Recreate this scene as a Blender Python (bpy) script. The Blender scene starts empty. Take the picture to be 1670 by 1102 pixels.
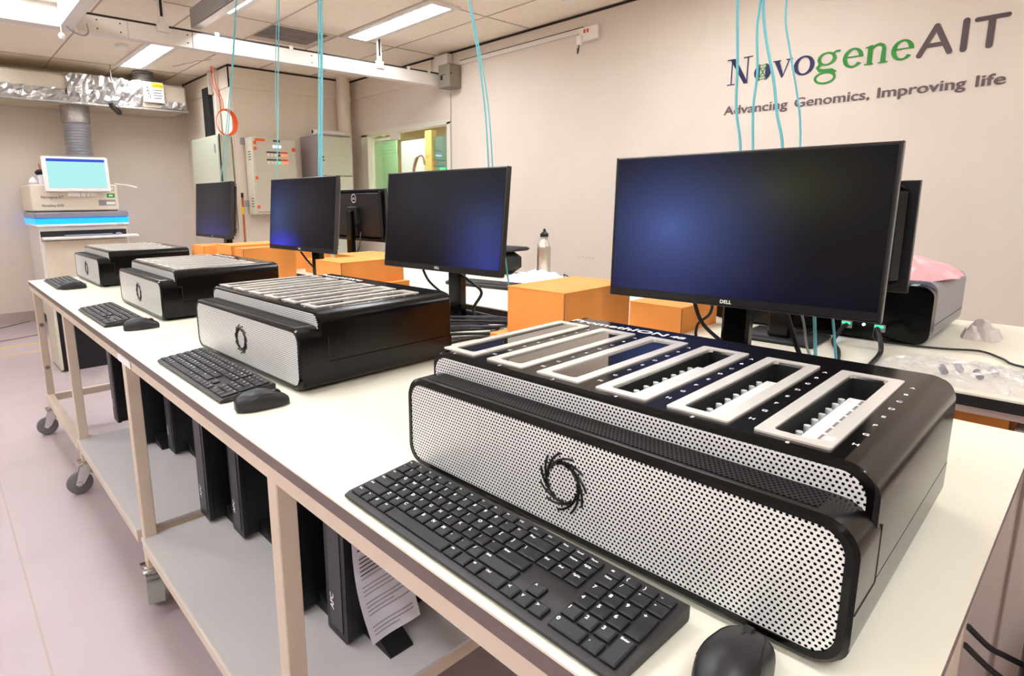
import bpy, math, random
from mathutils import Vector, Matrix

# ------------------------------------------------------------------ camera, world, exposure
scene = bpy.context.scene
col = scene.collection
FZ = 0.03            # floor level
TZ = 0.90            # bench top level
CAM_Z = 1.304
cam_d = bpy.data.cameras.new('camera')
cam = bpy.data.objects.new('camera', cam_d)
col.objects.link(cam)
_y, _p, _r = math.radians(41.3913), math.radians(-10.6336), math.radians(-0.6017)
Fw = Vector((math.sin(_y)*math.cos(_p), math.cos(_y)*math.cos(_p), math.sin(_p)))
Rt = Fw.cross(Vector((0, 0, 1))).normalized()
Up = Rt.cross(Fw)
R2 = Rt*math.cos(_r) + Up*math.sin(_r)
U2 = -Rt*math.sin(_r) + Up*math.cos(_r)
mw = Matrix((R2, U2, -Fw)).transposed().to_4x4()
mw.translation = Vector((0, 0, CAM_Z))
cam.matrix_world = mw
cam_d.sensor_width = 36.0
cam_d.sensor_fit = 'HORIZONTAL'
cam_d.lens = 36.0*961.514/1670
cam_d.shift_x = (835-740)/1670
cam_d.shift_y = (507.5-551)/1670
cam_d.clip_start = 0.02
scene.camera = cam

scene.view_settings.view_transform = 'Standard'
scene.view_settings.look = 'None'
scene.view_settings.gamma = 1
scene.view_settings.use_curve_mapping = False
scene.view_settings.exposure = 0.95
scene.cycles.diffuse_bounces = 9
scene.cycles.max_bounces = 14

w = bpy.data.worlds.new('world')
scene.world = w
w.use_nodes = True
w.node_tree.nodes['Background'].inputs[0].default_value = (0.9, 0.93, 1.0, 1)
w.node_tree.nodes['Background'].inputs[1].default_value = 0.35

LAMP = 20.0          # strength of the ceiling diffusers
random.seed(4)
PI = math.pi


def srgb(r, g, b):
    f = lambda c: ((c/255.0)/12.92 if c/255.0 <= 0.04045 else (((c/255.0)+0.055)/1.055)**2.4)
    return (f(r), f(g), f(b), 1)


# ------------------------------------------------------------------ materials
MATS = {}


def mat(name, c, rough=0.5, metal=0.0, noise=0.0, nscale=8.0, bump=0.0, bscale=60.0, emit=None, es=0.0, spec=0.5, coat=0.0,
        alpha=1.0, trans=0.0, aniso=None):
    m = bpy.data.materials.new(name)
    m.use_nodes = True
    nt = m.node_tree
    b = nt.nodes['Principled BSDF']
    b.inputs['Base Color'].default_value = c
    b.inputs['Roughness'].default_value = rough
    b.inputs['Metallic'].default_value = metal
    b.inputs['Specular IOR Level'].default_value = spec
    b.inputs['Coat Weight'].default_value = coat
    b.inputs['Alpha'].default_value = alpha
    b.inputs['Transmission Weight'].default_value = trans
    if emit:
        b.inputs['Emission Color'].default_value = emit
        b.inputs['Emission Strength'].default_value = es
    tc = None
    if noise or bump:
        tc = nt.nodes.new('ShaderNodeTexCoord')
    if noise:
        n = nt.nodes.new('ShaderNodeTexNoise')
        n.inputs['Scale'].default_value = nscale
        n.inputs['Detail'].default_value = 5
        mx = nt.nodes.new('ShaderNodeMix')
        mx.data_type = 'RGBA'
        mr = nt.nodes.new('ShaderNodeMapRange')
        mr.inputs[1].default_value = 0.3
        mr.inputs[2].default_value = 0.7
        src = tc.outputs['Object']
        if aniso:
            mp = nt.nodes.new('ShaderNodeMapping')
            mp.inputs['Scale'].default_value = aniso
            nt.links.new(src, mp.inputs[0])
            src = mp.outputs[0]
        nt.links.new(src, n.inputs['Vector'])
        nt.links.new(n.outputs['Fac'], mr.inputs[0])
        nt.links.new(mr.outputs[0], mx.inputs[0])
        mx.inputs[6].default_value = tuple(x*(1-noise) for x in c[:3]) + (1,)
        mx.inputs[7].default_value = tuple(min(1, x*(1+noise)) for x in c[:3]) + (1,)
        nt.links.new(mx.outputs[2], b.inputs['Base Color'])
    if bump:
        n2 = nt.nodes.new('ShaderNodeTexNoise')
        n2.inputs['Scale'].default_value = bscale
        n2.inputs['Detail'].default_value = 4
        bp = nt.nodes.new('ShaderNodeBump')
        bp.inputs['Strength'].default_value = bump
        bp.inputs['Distance'].default_value = 0.01
        nt.links.new(tc.outputs['Object'], n2.inputs['Vector'])
        nt.links.new(n2.outputs['Fac'], bp.inputs['Height'])
        nt.links.new(bp.outputs[0], b.inputs['Normal'])
    MATS[name] = m
    return m


def math_node(nt, op, a, b=None):
    n = nt.nodes.new('ShaderNodeMath')
    n.operation = op
    for i, v in enumerate((a, b)):
        if v is None:
            continue
        if isinstance(v, (int, float)):
            n.inputs[i].default_value = v
        else:
            nt.links.new(v, n.inputs[i])
    return n.outputs[0]


def perforated(name, c, hole, ax, px, pz, rad, rough=0.35, metal=0.6, spec=0.5):
    """sheet metal with staggered round holes; ax = the two object axes of the sheet"""
    m = mat(name, c, rough, metal)
    nt = m.node_tree
    b = nt.nodes['Principled BSDF']
    tc = nt.nodes.new('ShaderNodeTexCoord')
    sp = nt.nodes.new('ShaderNodeSeparateXYZ')
    nt.links.new(tc.outputs['Object'], sp.inputs[0])
    d = []
    for off in (0.0, 0.5):
        s = []
        for k, p in ((ax[0], px), (ax[1], pz*2)):
            v = math_node(nt, 'DIVIDE', sp.outputs[k], p)
            v = math_node(nt, 'ADD', v, off + 100.0)
            v = math_node(nt, 'FRACT', v)
            v = math_node(nt, 'SUBTRACT', v, 0.5)
            v = math_node(nt, 'MULTIPLY', v, p)
            s.append(math_node(nt, 'MULTIPLY', v, v))
        d.append(math_node(nt, 'SQRT', math_node(nt, 'ADD', s[0], s[1])))
    dist = math_node(nt, 'MINIMUM', d[0], d[1])
    mr = nt.nodes.new('ShaderNodeMapRange')
    mr.inputs[1].default_value = rad*0.86
    mr.inputs[2].default_value = rad*1.12
    nt.links.new(dist, mr.inputs[0])
    mx = nt.nodes.new('ShaderNodeMix')
    mx.data_type = 'RGBA'
    nt.links.new(mr.outputs[0], mx.inputs[0])
    mx.inputs[6].default_value = hole
    mx.inputs[7].default_value = c
    nt.links.new(mx.outputs[2], b.inputs['Base Color'])
    nt.links.new(math_node(nt, 'MULTIPLY', mr.outputs[0], metal), b.inputs['Metallic'])
    nt.links.new(math_node(nt, 'MULTIPLY', mr.outputs[0], spec), b.inputs['Specular IOR Level'])
    return m


def pane_mat(name, tint, strength=1.0, rough=0.02):
    m = bpy.data.materials.new(name)
    m.use_nodes = True
    nt = m.node_tree
    nt.nodes.remove(nt.nodes['Principled BSDF'])
    out = nt.nodes['Material Output']
    fr = nt.nodes.new('ShaderNodeFresnel')
    fr.inputs[0].default_value = 1.5
    tr = nt.nodes.new('ShaderNodeBsdfTransparent')
    tr.inputs[0].default_value = tint
    gl = nt.nodes.new('ShaderNodeBsdfGlossy')
    gl.inputs['Roughness'].default_value = rough
    mx = nt.nodes.new('ShaderNodeMixShader')
    nt.links.new(math_node(nt, 'MULTIPLY', fr.outputs[0], strength), mx.inputs[0])
    nt.links.new(tr.outputs[0], mx.inputs[1])
    nt.links.new(gl.outputs[0], mx.inputs[2])
    nt.links.new(mx.outputs[0], out.inputs[0])
    MATS[name] = m
    return m


M = MATS
mat('wall_paint', srgb(218, 208, 195), 0.85, noise=0.025, nscale=2.5, bump=0.05, bscale=90)
mat('panel_paint', srgb(224, 214, 198), 0.7, noise=0.02, nscale=3)
mat('ceiling_tile', srgb(246, 236, 218), 0.9, noise=0.03, nscale=30, bump=0.12, bscale=220)
mat('ceiling_bar', srgb(190, 178, 160), 0.6)
mat('ceiling_void', srgb(128, 120, 114), 0.95, noise=0.2, nscale=12)
mat('floor_vinyl', srgb(180, 166, 168), 0.42, noise=0.05, nscale=3.5, bump=0.03, bscale=150)
mat('floor_mark', srgb(228, 190, 96), 0.6, noise=0.15, nscale=30)
mat('floor_scuff', srgb(120, 90, 92), 0.7)
mat('bench_top', srgb(232, 229, 210), 0.32, noise=0.01, nscale=4)
mat('bench_edge', srgb(112, 98, 96), 0.45, noise=0.06, nscale=20)
mat('bench_frame', srgb(218, 203, 184), 0.42, noise=0.04, nscale=14, metal=0.15)
mat('shelf_grey', srgb(214, 212, 212), 0.5, noise=0.02, nscale=5)
mat('rear_edge', srgb(12, 12, 12), 0.5)
mat('black_shell', srgb(10, 8, 8), 0.22, noise=0.05, nscale=300, spec=0.3)
mat('black_plate', srgb(12, 10, 10), 0.14, spec=0.32)
mat('black_gloss', srgb(6, 6, 6), 0.16, spec=0.3)
mat('black_matte', srgb(20, 20, 22), 0.55)
mat('black_inside', srgb(7, 9, 8), 0.7)
mat('silver_frame', srgb(242, 238, 228), 0.24, metal=0.4)
mat('strip_white', srgb(228, 232, 230), 0.35)
mat('knob_clear', srgb(196, 206, 200), 0.2, spec=0.8)
mat('strip_dark', srgb(120, 110, 106), 0.5)
mat('print_white', srgb(250, 250, 250), 0.6)
mat('print_dark', srgb(60, 60, 62), 0.6)
perforated('front_mesh', srgb(246, 249, 248), srgb(5, 5, 5), (1, 2), 0.0050, 0.0044, 0.00138, metal=0.25)
perforated('ledge_mesh', srgb(30, 27, 27), srgb(16, 15, 15), (1, 0), 0.0050, 0.0044, 0.0013, rough=0.5, metal=0.0, spec=0.15)
mat('emblem_black', srgb(8, 8, 8), 0.35)
mat('key_black', srgb(20, 21, 24), 0.5, noise=0.05, nscale=200)
mat('kb_body', srgb(34, 33, 33), 0.5, noise=0.04, nscale=100)
mat('mouse_black', srgb(26, 27, 29), 0.42, noise=0.04, nscale=120)
mat('screen_dark', srgb(10, 11, 16), 0.28, emit=(0.25, 0.32, 1.0, 1), es=0.012, spec=0.5)
mat('monitor_case', srgb(14, 14, 18), 0.38)
mat('monitor_rim', srgb(58, 58, 58), 0.3, metal=0.2)
mat('cardboard', srgb(232, 152, 72), 0.8, noise=0.05, nscale=10, bump=0.05, bscale=120)
mat('cardboard_edge', srgb(150, 98, 54), 0.85)
mat('machine_white', srgb(238, 235, 230), 0.4)
mat('machine_cream', srgb(232, 222, 202), 0.45)
mat('machine_grey', srgb(150, 152, 164), 0.35, metal=0.3)
mat('blue_light', srgb(30, 140, 255), 0.4, emit=(0.0, 0.20, 1.0, 1), es=1.2)
mat('screen_lit', srgb(30, 40, 40), 0.4, emit=(0.42, 0.86, 0.86, 1), es=0.5)
mat('screen_bar', srgb(5, 10, 30), 0.4, emit=(0.01, 0.06, 0.62, 1), es=0.55)
mat('foil', srgb(184, 182, 180), 0.33, metal=0.85, noise=0.15, nscale=20, bump=0.6, bscale=55)
mat('duct_wrap', srgb(200, 190, 172), 0.7, noise=0.05, nscale=6)
mat('flex_duct', srgb(178, 180, 188), 0.35, metal=0.7)
mat('rail_white', srgb(224, 220, 212), 0.4)
mat('box_grey', srgb(132, 126, 112), 0.5)
mat('tray_grey', srgb(156, 156, 158), 0.5)
mat('diffuser', srgb(240, 244, 255), 0.4, emit=(0.93, 0.95, 1.0, 1), es=LAMP)
mat('yellow_sign', srgb(246, 206, 30), 0.6)
mat('sign_white', srgb(240, 238, 226), 0.6)
mat('sign_red', srgb(220, 70, 50), 0.6)
mat('cab_grey', srgb(206, 202, 182), 0.5, noise=0.02, nscale=6)
mat('cab_green', srgb(196, 200, 180), 0.5)
mat('cab_lilac', srgb(150, 140, 136), 0.5)
mat('orange', srgb(240, 96, 24), 0.5)
mat('led_blue', srgb(120, 150, 255), 0.4, emit=(0.3, 0.45, 1.0, 1), es=3)
mat('led_red', srgb(255, 60, 30), 0.4, emit=(1.0, 0.12, 0.04, 1), es=1.4)
mat('led_green', srgb(40, 220, 120), 0.4, emit=(0.05, 0.8, 0.3, 1), es=1.0)
mat('aqua', srgb(110, 196, 206), 0.4)
mat('cable_black', srgb(22, 22, 22), 0.45)
mat('cable_white', srgb(220, 216, 208), 0.5)
mat('steel_brushed', srgb(214, 206, 194), 0.28, metal=0.9, noise=0.1, nscale=6, aniso=(40, 40, 1))
mat('paper', srgb(236, 236, 242), 0.8)
mat('paper_blue', srgb(226, 228, 242), 0.8)
mat('pink_film', srgb(242, 176, 180), 0.35, bump=0.6, bscale=30)
mat('film_white', srgb(230, 224, 220), 0.3, alpha=0.8)
mat('clear_film', srgb(222, 218, 222), 0.12, alpha=0.30, spec=0.9)
mat('rubber_grey', srgb(112, 108, 112), 0.6)
mat('caster_grey', srgb(140, 140, 136), 0.45)
mat('chrome', srgb(210, 210, 210), 0.18, metal=1.0)
mat('ups_black', srgb(14, 14, 18), 0.4)
mat('ups_front', srgb(62, 62, 72), 0.4)
mat('text_navy', srgb(16, 20, 74), 0.6)
mat('text_green', srgb(34, 134, 38), 0.6)
mat('text_brown', srgb(84, 70, 72), 0.6)
mat('text_tag', srgb(98, 86, 88), 0.6)
mat('seam_dark', srgb(44, 38, 34), 0.8)
mat('seam_soft', srgb(176, 162, 154), 0.8)
mat('room_yellow', srgb(226, 206, 150), 0.8)
mat('room_green', srgb(186, 232, 178), 0.6)
mat('board_green', srgb(96, 130, 116), 0.6)
mat('yellow_post', srgb(238, 206, 110), 0.6)
mat('green_sign', srgb(40, 150, 60), 0.6)
mat('brown_thing', srgb(170, 96, 50), 0.5)
mat('steel_pink', srgb(206, 192, 182), 0.4, metal=0.2, noise=0.05, nscale=5)
mat('window_frame', srgb(222, 222, 206), 0.5)
mat('amber_cap', srgb(226, 200, 40), 0.5)


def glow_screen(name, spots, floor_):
    """dark display with soft coloured emission spots over an even base"""
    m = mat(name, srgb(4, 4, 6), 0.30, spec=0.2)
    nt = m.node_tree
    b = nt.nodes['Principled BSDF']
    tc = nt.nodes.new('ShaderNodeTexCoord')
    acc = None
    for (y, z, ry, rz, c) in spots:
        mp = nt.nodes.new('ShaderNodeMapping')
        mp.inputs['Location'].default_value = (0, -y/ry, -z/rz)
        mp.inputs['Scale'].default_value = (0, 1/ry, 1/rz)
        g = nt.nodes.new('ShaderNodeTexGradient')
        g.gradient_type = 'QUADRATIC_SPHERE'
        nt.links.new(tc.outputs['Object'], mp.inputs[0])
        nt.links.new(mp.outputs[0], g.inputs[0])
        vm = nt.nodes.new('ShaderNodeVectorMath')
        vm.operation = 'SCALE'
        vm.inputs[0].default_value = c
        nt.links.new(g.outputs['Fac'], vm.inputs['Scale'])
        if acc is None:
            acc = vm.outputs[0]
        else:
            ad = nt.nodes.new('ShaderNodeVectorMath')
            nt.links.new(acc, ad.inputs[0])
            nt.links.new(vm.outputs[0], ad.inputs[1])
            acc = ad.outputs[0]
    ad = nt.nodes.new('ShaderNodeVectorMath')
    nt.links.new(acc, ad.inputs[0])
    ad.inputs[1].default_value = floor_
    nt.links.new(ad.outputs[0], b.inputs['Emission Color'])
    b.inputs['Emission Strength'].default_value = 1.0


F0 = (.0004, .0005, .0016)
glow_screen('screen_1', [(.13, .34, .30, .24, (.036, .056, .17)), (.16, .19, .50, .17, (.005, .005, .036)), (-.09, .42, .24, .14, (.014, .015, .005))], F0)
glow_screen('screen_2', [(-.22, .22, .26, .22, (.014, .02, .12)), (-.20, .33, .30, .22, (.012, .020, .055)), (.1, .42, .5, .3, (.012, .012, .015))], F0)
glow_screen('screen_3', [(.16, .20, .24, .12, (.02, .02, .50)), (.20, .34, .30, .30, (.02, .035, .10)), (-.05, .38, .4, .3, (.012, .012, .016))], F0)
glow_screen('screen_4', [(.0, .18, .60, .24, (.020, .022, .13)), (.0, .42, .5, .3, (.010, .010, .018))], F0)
pane_mat('cover_glass', (0.80, 0.82, 0.80, 1), 2.2)
pane_mat('window_glass', (0.90, 0.96, 0.90, 1), 0.6)


# ------------------------------------------------------------------ mesh helpers
_TX = {}


def glyphs(s, bold=0.0):
    k = (s, bold)
    if k not in _TX:
        c = bpy.data.curves.new('t', 'FONT')
        c.body = s
        c.size = 1
        c.resolution_u = 3
        c.offset = bold
        o = bpy.data.objects.new('t', c)
        m = bpy.data.meshes.new_from_object(o)
        v = [(p.co.x, p.co.y) for p in m.vertices]
        f = [tuple(p.vertices) for p in m.polygons]
        bpy.data.objects.remove(o)
        bpy.data.curves.remove(c)
        bpy.data.meshes.remove(m)
        _TX[k] = (v, f)
    return _TX[k]


class MB:
    def __init__(self):
        self.v, self.f, self.m, self.mats = [], [], [], []

    def mi(self, name):
        if name not in self.mats:
            self.mats.append(name)
        return self.mats.index(name)

    def add(self, vs, fs, mname):
        b = len(self.v)
        self.v += [tuple(p) for p in vs]
        k = self.mi(mname)
        for f in fs:
            self.f.append(tuple(i+b for i in f))
            self.m.append(k)
        return self

    def box(self, a, b, mname, T=None):
        x0, x1 = sorted((a[0], b[0]))
        y0, y1 = sorted((a[1], b[1]))
        z0, z1 = sorted((a[2], b[2]))
        vs = [(x0, y0, z0), (x1, y0, z0), (x1, y1, z0), (x0, y1, z0), (x0, y0, z1), (x1, y0, z1), (x1, y1, z1), (x0, y1, z1)]
        if T:
            vs = [T @ Vector(p) for p in vs]
        return self.add(vs, [(0, 3, 2, 1), (4, 5, 6, 7), (0, 1, 5, 4), (1, 2, 6, 5), (2, 3, 7, 6), (3, 0, 4, 7)], mname)

    def cbox(self, a, b, c, mname, T=None):
        """box with chamfered edges of width c (top, bottom and vertical)"""
        x0, x1 = sorted((a[0], b[0]))
        y0, y1 = sorted((a[1], b[1]))
        z0, z1 = sorted((a[2], b[2]))
        ring = lambda i, z: [(x0+i+c, y0+i, z), (x1-i-c, y0+i, z), (x1-i, y0+i+c, z), (x1-i, y1-i-c, z), (x1-i-c, y1-i, z),
                             (x0+i+c, y1-i, z), (x0+i, y1-i-c, z), (x0+i, y0+i+c, z)]
        rs = [ring(c, z0), ring(0, z0+c), ring(0, z1-c), ring(c, z1)]
        vs = sum(rs, [])
        if T:
            vs = [T @ Vector(p) for p in vs]
        fs = [tuple(range(7, -1, -1)), tuple(range(24, 32))]
        for k in range(3):
            for i in range(8):
                j = (i+1) % 8
                fs.append((k*8+i, k*8+j, k*8+8+j, k*8+8+i))
        return self.add(vs, fs, mname)

    def prism(self, poly, axis, a, b, mname, T=None, cap=True, capm=None):
        """extrude a 2D polygon (ccw) along an axis. axis x: poly=(y,z); y: (x,z); z: (x,y)"""
        def P(p, t):
            return {'x': (t, p[0], p[1]), 'y': (p[0], t, p[1]), 'z': (p[0], p[1], t)}[axis]
        n = len(poly)
        vs = [P(p, a) for p in poly] + [P(p, b) for p in poly]
        if T:
            vs = [T @ Vector(p) for p in vs]
        self.add(vs, [(i, (i+1) % n, n+(i+1) % n, n+i) for i in range(n)], mname)
        if cap:
            self.add(vs, [tuple(range(n-1, -1, -1)), tuple(range(n, 2*n))], capm or mname)
        return self

    def cyl(self, a, b, r, mname, n=16, r2=None, cap=True):
        a, b = Vector(a), Vector(b)
        d = (b-a).normalized()
        u = d.orthogonal().normalized()
        v = d.cross(u)
        r2 = r if r2 is None else r2
        vs = [a+(u*math.cos(2*PI*i/n)+v*math.sin(2*PI*i/n))*r for i in range(n)]
        vs += [b+(u*math.cos(2*PI*i/n)+v*math.sin(2*PI*i/n))*r2 for i in range(n)]
        fs = [(i, (i+1) % n, n+(i+1) % n, n+i) for i in range(n)]
        if cap:
            fs += [tuple(range(n-1, -1, -1)), tuple(range(n, 2*n))]
        return self.add(vs, fs, mname)

    def lathe(self, prof, c, mname, n=24):
        vs = []
        for r, z in prof:
            vs += [(c[0]+r*math.cos(2*PI*i/n), c[1]+r*math.sin(2*PI*i/n), c[2]+z) for i in range(n)]
        fs = []
        for k in range(len(prof)-1):
            for i in range(n):
                j = (i+1) % n
                fs.append((k*n+i, k*n+j, k*n+n+j, k*n+n+i))
        fs += [tuple(range(n-1, -1, -1)), tuple(range((len(prof)-1)*n, len(prof)*n))]
        return self.add(vs, fs, mname)

    def tube(self, pts, r, mname, n=7, smooth=3):
        P = [Vector(p) for p in pts]
        if smooth and len(P) > 2:
            Q = []
            for i in range(len(P)-1):
                p0, p1, p2, p3 = P[max(i-1, 0)], P[i], P[i+1], P[min(i+2, len(P)-1)]
                for k in range(smooth):
                    t = k/smooth
                    Q.append(0.5*((2*p1)+(-p0+p2)*t+(2*p0-5*p1+4*p2-p3)*t*t+(-p0+3*p1-3*p2+p3)*t**3))
            Q.append(P[-1])
            P = Q
        vs = []
        u = None
        for i, p in enumerate(P):
            d = (P[min(i+1, len(P)-1)]-P[max(i-1, 0)])
            if d.length < 1e-9:
                d = Vector((0, 0, 1))
            d.normalize()
            if u is None:
                u = d.orthogonal().normalized()
            u = (u-d*u.dot(d))
            if u.length < 1e-6:
                u = d.orthogonal()
            u.normalize()
            v = d.cross(u)
            vs += [p+(u*math.cos(2*PI*k/n)+v*math.sin(2*PI*k/n))*r for k in range(n)]
        fs = []
        for i in range(len(P)-1):
            for k in range(n):
                j = (k+1) % n
                fs.append((i*n+k, i*n+j, i*n+n+j, i*n+n+k))
        fs += [tuple(range(n-1, -1, -1)), tuple(range((len(P)-1)*n, len(P)*n))]
        return self.add(vs, fs, mname)

    def text(self, s, o, ux, uy, size, mname, center=False, bold=0.0, width=None):
        v, f = glyphs(s, bold)
        if not v:
            return self
        o, ux, uy = Vector(o), Vector(ux), Vector(uy)
        xs = [p[0] for p in v]
        x0, x1 = min(xs), max(xs)
        sx = size if width is None else width/(x1-x0)
        off = (x0+x1)/2 if center else x0
        return self.add([o+ux*((p[0]-off)*sx)+uy*(p[1]*size) for p in v], f, mname)

    def flat(self, poly, o, ux, uy, mname):
        o, ux, uy = Vector(o), Vector(ux), Vector(uy)
        return self.add([o+ux*p[0]+uy*p[1] for p in poly], [tuple(range(len(poly)))], mname)

    def strip(self, A, B, o, ux, uy, mname):
        """quad strip between two 2D rails"""
        o, ux, uy = Vector(o), Vector(ux), Vector(uy)
        n = len(A)
        vs = [o+ux*p[0]+uy*p[1] for p in A]+[o+ux*p[0]+uy*p[1] for p in B]
        return self.add(vs, [(i, i+1, n+i+1, n+i) for i in range(n-1)], mname)


def obj(name, mb, parent=None, loc=None, rotz=0.0, smooth=38):
    me = bpy.data.meshes.new(name)
    me.from_pydata(mb.v, [], mb.f)
    for n in mb.mats:
        me.materials.append(MATS[n])
    me.polygons.foreach_set('material_index', mb.m)
    me.update()
    if smooth:
        me.shade_smooth()
        me.set_sharp_from_angle(angle=math.radians(smooth))
    o = bpy.data.objects.new(name, me)
    col.objects.link(o)
    if parent:
        o.parent = parent
    if loc:
        o.location = loc
    o.rotation_euler = (0, 0, rotz)
    return o


def tag(o, label, cat, group=None, kind=None):
    o['label'] = label
    o['category'] = cat
    if group:
        o['group'] = group
    if kind:
        o['kind'] = kind
    return o


def thing(name, label, cat, loc=(0, 0, 0), rotz=0.0, group=None):
    o = bpy.data.objects.new(name, None)
    o.empty_display_size = 0.05
    col.objects.link(o)
    o.location = loc
    o.rotation_euler = (0, 0, rotz)
    return tag(o, label, cat, group)


def struct(name, mb, label=None, parent=None, smooth=38):
    o = obj(name, mb, parent, smooth=smooth)
    if not parent:
        o['kind'] = 'structure'
    if label:
        o['label'] = label
    return o


def dup(root, loc, rotz, label):
    r = root.copy()
    col.objects.link(r)
    r.location = loc
    r.rotation_euler = (0, 0, rotz)
    r['label'] = label
    for ch in list(root.children):
        c = ch.copy()
        col.objects.link(c)
        c.parent = r
        for g in list(ch.children):
            d = g.copy()
            col.objects.link(d)
            d.parent = c
    return r


def rrect(x0, x1, y0, y1, r, n=7):
    """rounded rectangle; r = one radius or (bl, br, tr, tl)"""
    rr = r if isinstance(r, (tuple, list)) else (r,)*4
    pts = []
    for (cx, cy, a0, q) in ((x0, y0, PI, rr[0]), (x1, y0, 1.5*PI, rr[1]), (x1, y1, 0, rr[2]), (x0, y1, .5*PI, rr[3])):
        sx = 1 if cx == x0 else -1
        sy = 1 if cy == y0 else -1
        if q <= 0:
            pts.append((cx, cy))
            continue
        for i in range(n+1):
            a = a0+.5*PI*i/n
            pts.append((cx+sx*q+q*math.cos(a), cy+sy*q+q*math.sin(a)))
    return pts


def ringfill(mb, outer, inner, axis, t, mname):
    """flat ring between two loops with the same count"""
    def P(p):
        return {'x': (t, p[0], p[1]), 'y': (p[0], t, p[1]), 'z': (p[0], p[1], t)}[axis]
    n = len(outer)
    vs = [P(p) for p in outer]+[P(p) for p in inner]
    mb.add(vs, [(i, (i+1) % n, n+(i+1) % n, n+i) for i in range(n)], mname)


# ================================================================== ROOM SHELL
CZ = 2.75
XW = 4.10            # right wall
YB = 8.0             # back wall
YM = 6.53            # middle wall
XJ = 2.60            # jog wall
XL, YN = -3.4, -3.2

struct('floor', MB().box((XL-.1, YN-.1, FZ-.1), (XW+3.6, YB+1.3, FZ), 'floor_vinyl'))
# ceiling with tile grid; one opening
mb = MB()
mb.box((XL-.1, YN-.1, CZ+.03), (XW+3.6, YB+1.3, CZ+.1), 'ceiling_void')
VX0, VX1, VY0, VY1 = 2.35, 2.94, 4.90, 5.43
for (a, b, c_, d) in ((XL, VX0, YN, YB), (VX1, XW, YN, YB), (VX0, VX1, YN, VY0), (VX0, VX1, VY1, YB)):
    mb.box((a, c_, CZ), (b, d, CZ+.03), 'ceiling_tile')
struct('ceiling', mb, 'beige tiled suspended ceiling with one tile missing', smooth=0)
mb = MB()
xs = [2.35-.6*k for k in range(0, 10)] + [2.95, 3.57]
ys = [3.62+1.24*k for k in range(-5, 4)]
for x in xs:
    mb.box((x-.006, YN, CZ-.004), (x+.006, YB if x < XJ else YM, CZ+.001), 'ceiling_bar')
for y in ys:
    mb.box((XL, y-.006, CZ-.0045), (XW if y < YM else XJ, y+.006, CZ+.0005), 'ceiling_bar')
struct('trim_1', mb, 'thin bars between the ceiling tiles', smooth=0)
# walls
struct('wall_back', MB().box((XL-.1, YB, FZ), (XJ, YB+.1, CZ), 'wall_paint'))
mb = MB()
mb.box((XJ, YM+.1, FZ), (XJ+.1, YB, CZ), 'panel_paint')
struct('wall_jog', mb)
mb = MB()
mb.box((XJ, YM, FZ), (XW, YM+.1, CZ), 'panel_paint')
struct('wall_middle', mb)
mb = MB()
WY0, WY1, WZ0, WZ1 = 4.70, 6.28, 1.0, 2.09
mb.box((XW, YN, FZ), (XW+.1, WY0, CZ), 'wall_paint')
mb.box((XW, WY1, FZ), (XW+.1, YM+.1, CZ), 'wall_paint')
mb.box((XW, WY0, FZ), (XW+.1, WY1, WZ0), 'wall_paint')
mb.box((XW, WY0, WZ1), (XW+.1, WY1, CZ), 'wall_paint')
struct('wall_right', mb)
struct('wall_left', MB().box((XL-.1, YN, FZ), (XL, YB, CZ), 'wall_paint'))
struct('wall_near', MB().box((XL, YN-.1, FZ), (XW, YN, CZ), 'wall_paint'))
# trims: shadow gap under ceiling, wall bands, joint
mb = MB()
mb.box((XW-.006, YN, CZ-.022), (XW, WY1+.25, CZ-.004), 'seam_dark')
mb.box((XJ-.006, YM, CZ-.022), (XJ, YB, CZ-.004), 'seam_dark')
mb.box((XJ-.006, YM-.006, CZ-.022), (XW, YM, CZ-.004), 'seam_dark')
struct('trim_2', mb, 'dark shadow gap between wall and ceiling', smooth=0)
mb = MB()
mb.box((XW-.004, 4.655, FZ), (XW, 4.667, 2.36), 'seam_soft')
struct('trim_3', mb, 'vertical joint in the right wall', smooth=0)
mb = MB()
mb.box((XJ-.012, YM-.012, 2.52), (XJ, YB, 2.725), 'panel_paint')
mb.box((XJ-.012, YM-.012, 2.52), (XW, YM, 2.725), 'panel_paint')
mb.box((XW-.012, 4.95, 2.52), (XW, YM, 2.725), 'panel_paint')
for x in (XJ+.02, 3.12):
    mb.box((x, YM-.01, FZ), (x+.09, YM, 2.52), 'panel_paint')
struct('trim_4', mb, 'raised panel strips on the partition walls', smooth=0)
struct('baseboard_back', MB().box((XL, YB-.015, FZ), (XJ, YB, FZ+.11), 'seam_soft'))
# floor seams and tape
mb = MB()
mb.box((.095, YN, FZ), (.101, YB, FZ+.0008), 'seam_soft')
mb.box((-1.9, YN, FZ), (-1.894, YB, FZ+.0008), 'seam_soft')
struct('trim_5', mb, 'seams in the vinyl floor', smooth=0)
tape = [((-1.5, 6.42), (1.9, 6.72), .05), ((-1.5, 6.05), (1.4, 6.30), .03)]
for i, ((x0, y0), (x1, y1), wd) in enumerate(tape):
    m1 = MB().add([(x0, y0, FZ+.001), (x1, y1, FZ+.001), (x1, y1+wd, FZ+.001), (x0, y0+wd, FZ+.001)], [(0, 1, 2, 3)], 'floor_mark')
    tag(obj('floor_tape', m1), ['wide yellow tape line on the floor nearer the sequencing machine',
                                'narrow worn yellow tape line on the floor nearer the bench'][i], 'floor tape', 'yellow tape lines on the floor')
m1 = MB().tube([(-.6, 6.9, FZ+.004), (.1, 7.05, FZ+.004), (.35, 6.95, FZ+.004), (.7, 7.05, FZ+.004)], .003, 'floor_scuff')
tag(obj('floor_cable', m1), 'thin dark red cable lying on the floor by the sequencing machine', 'cable')
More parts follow.
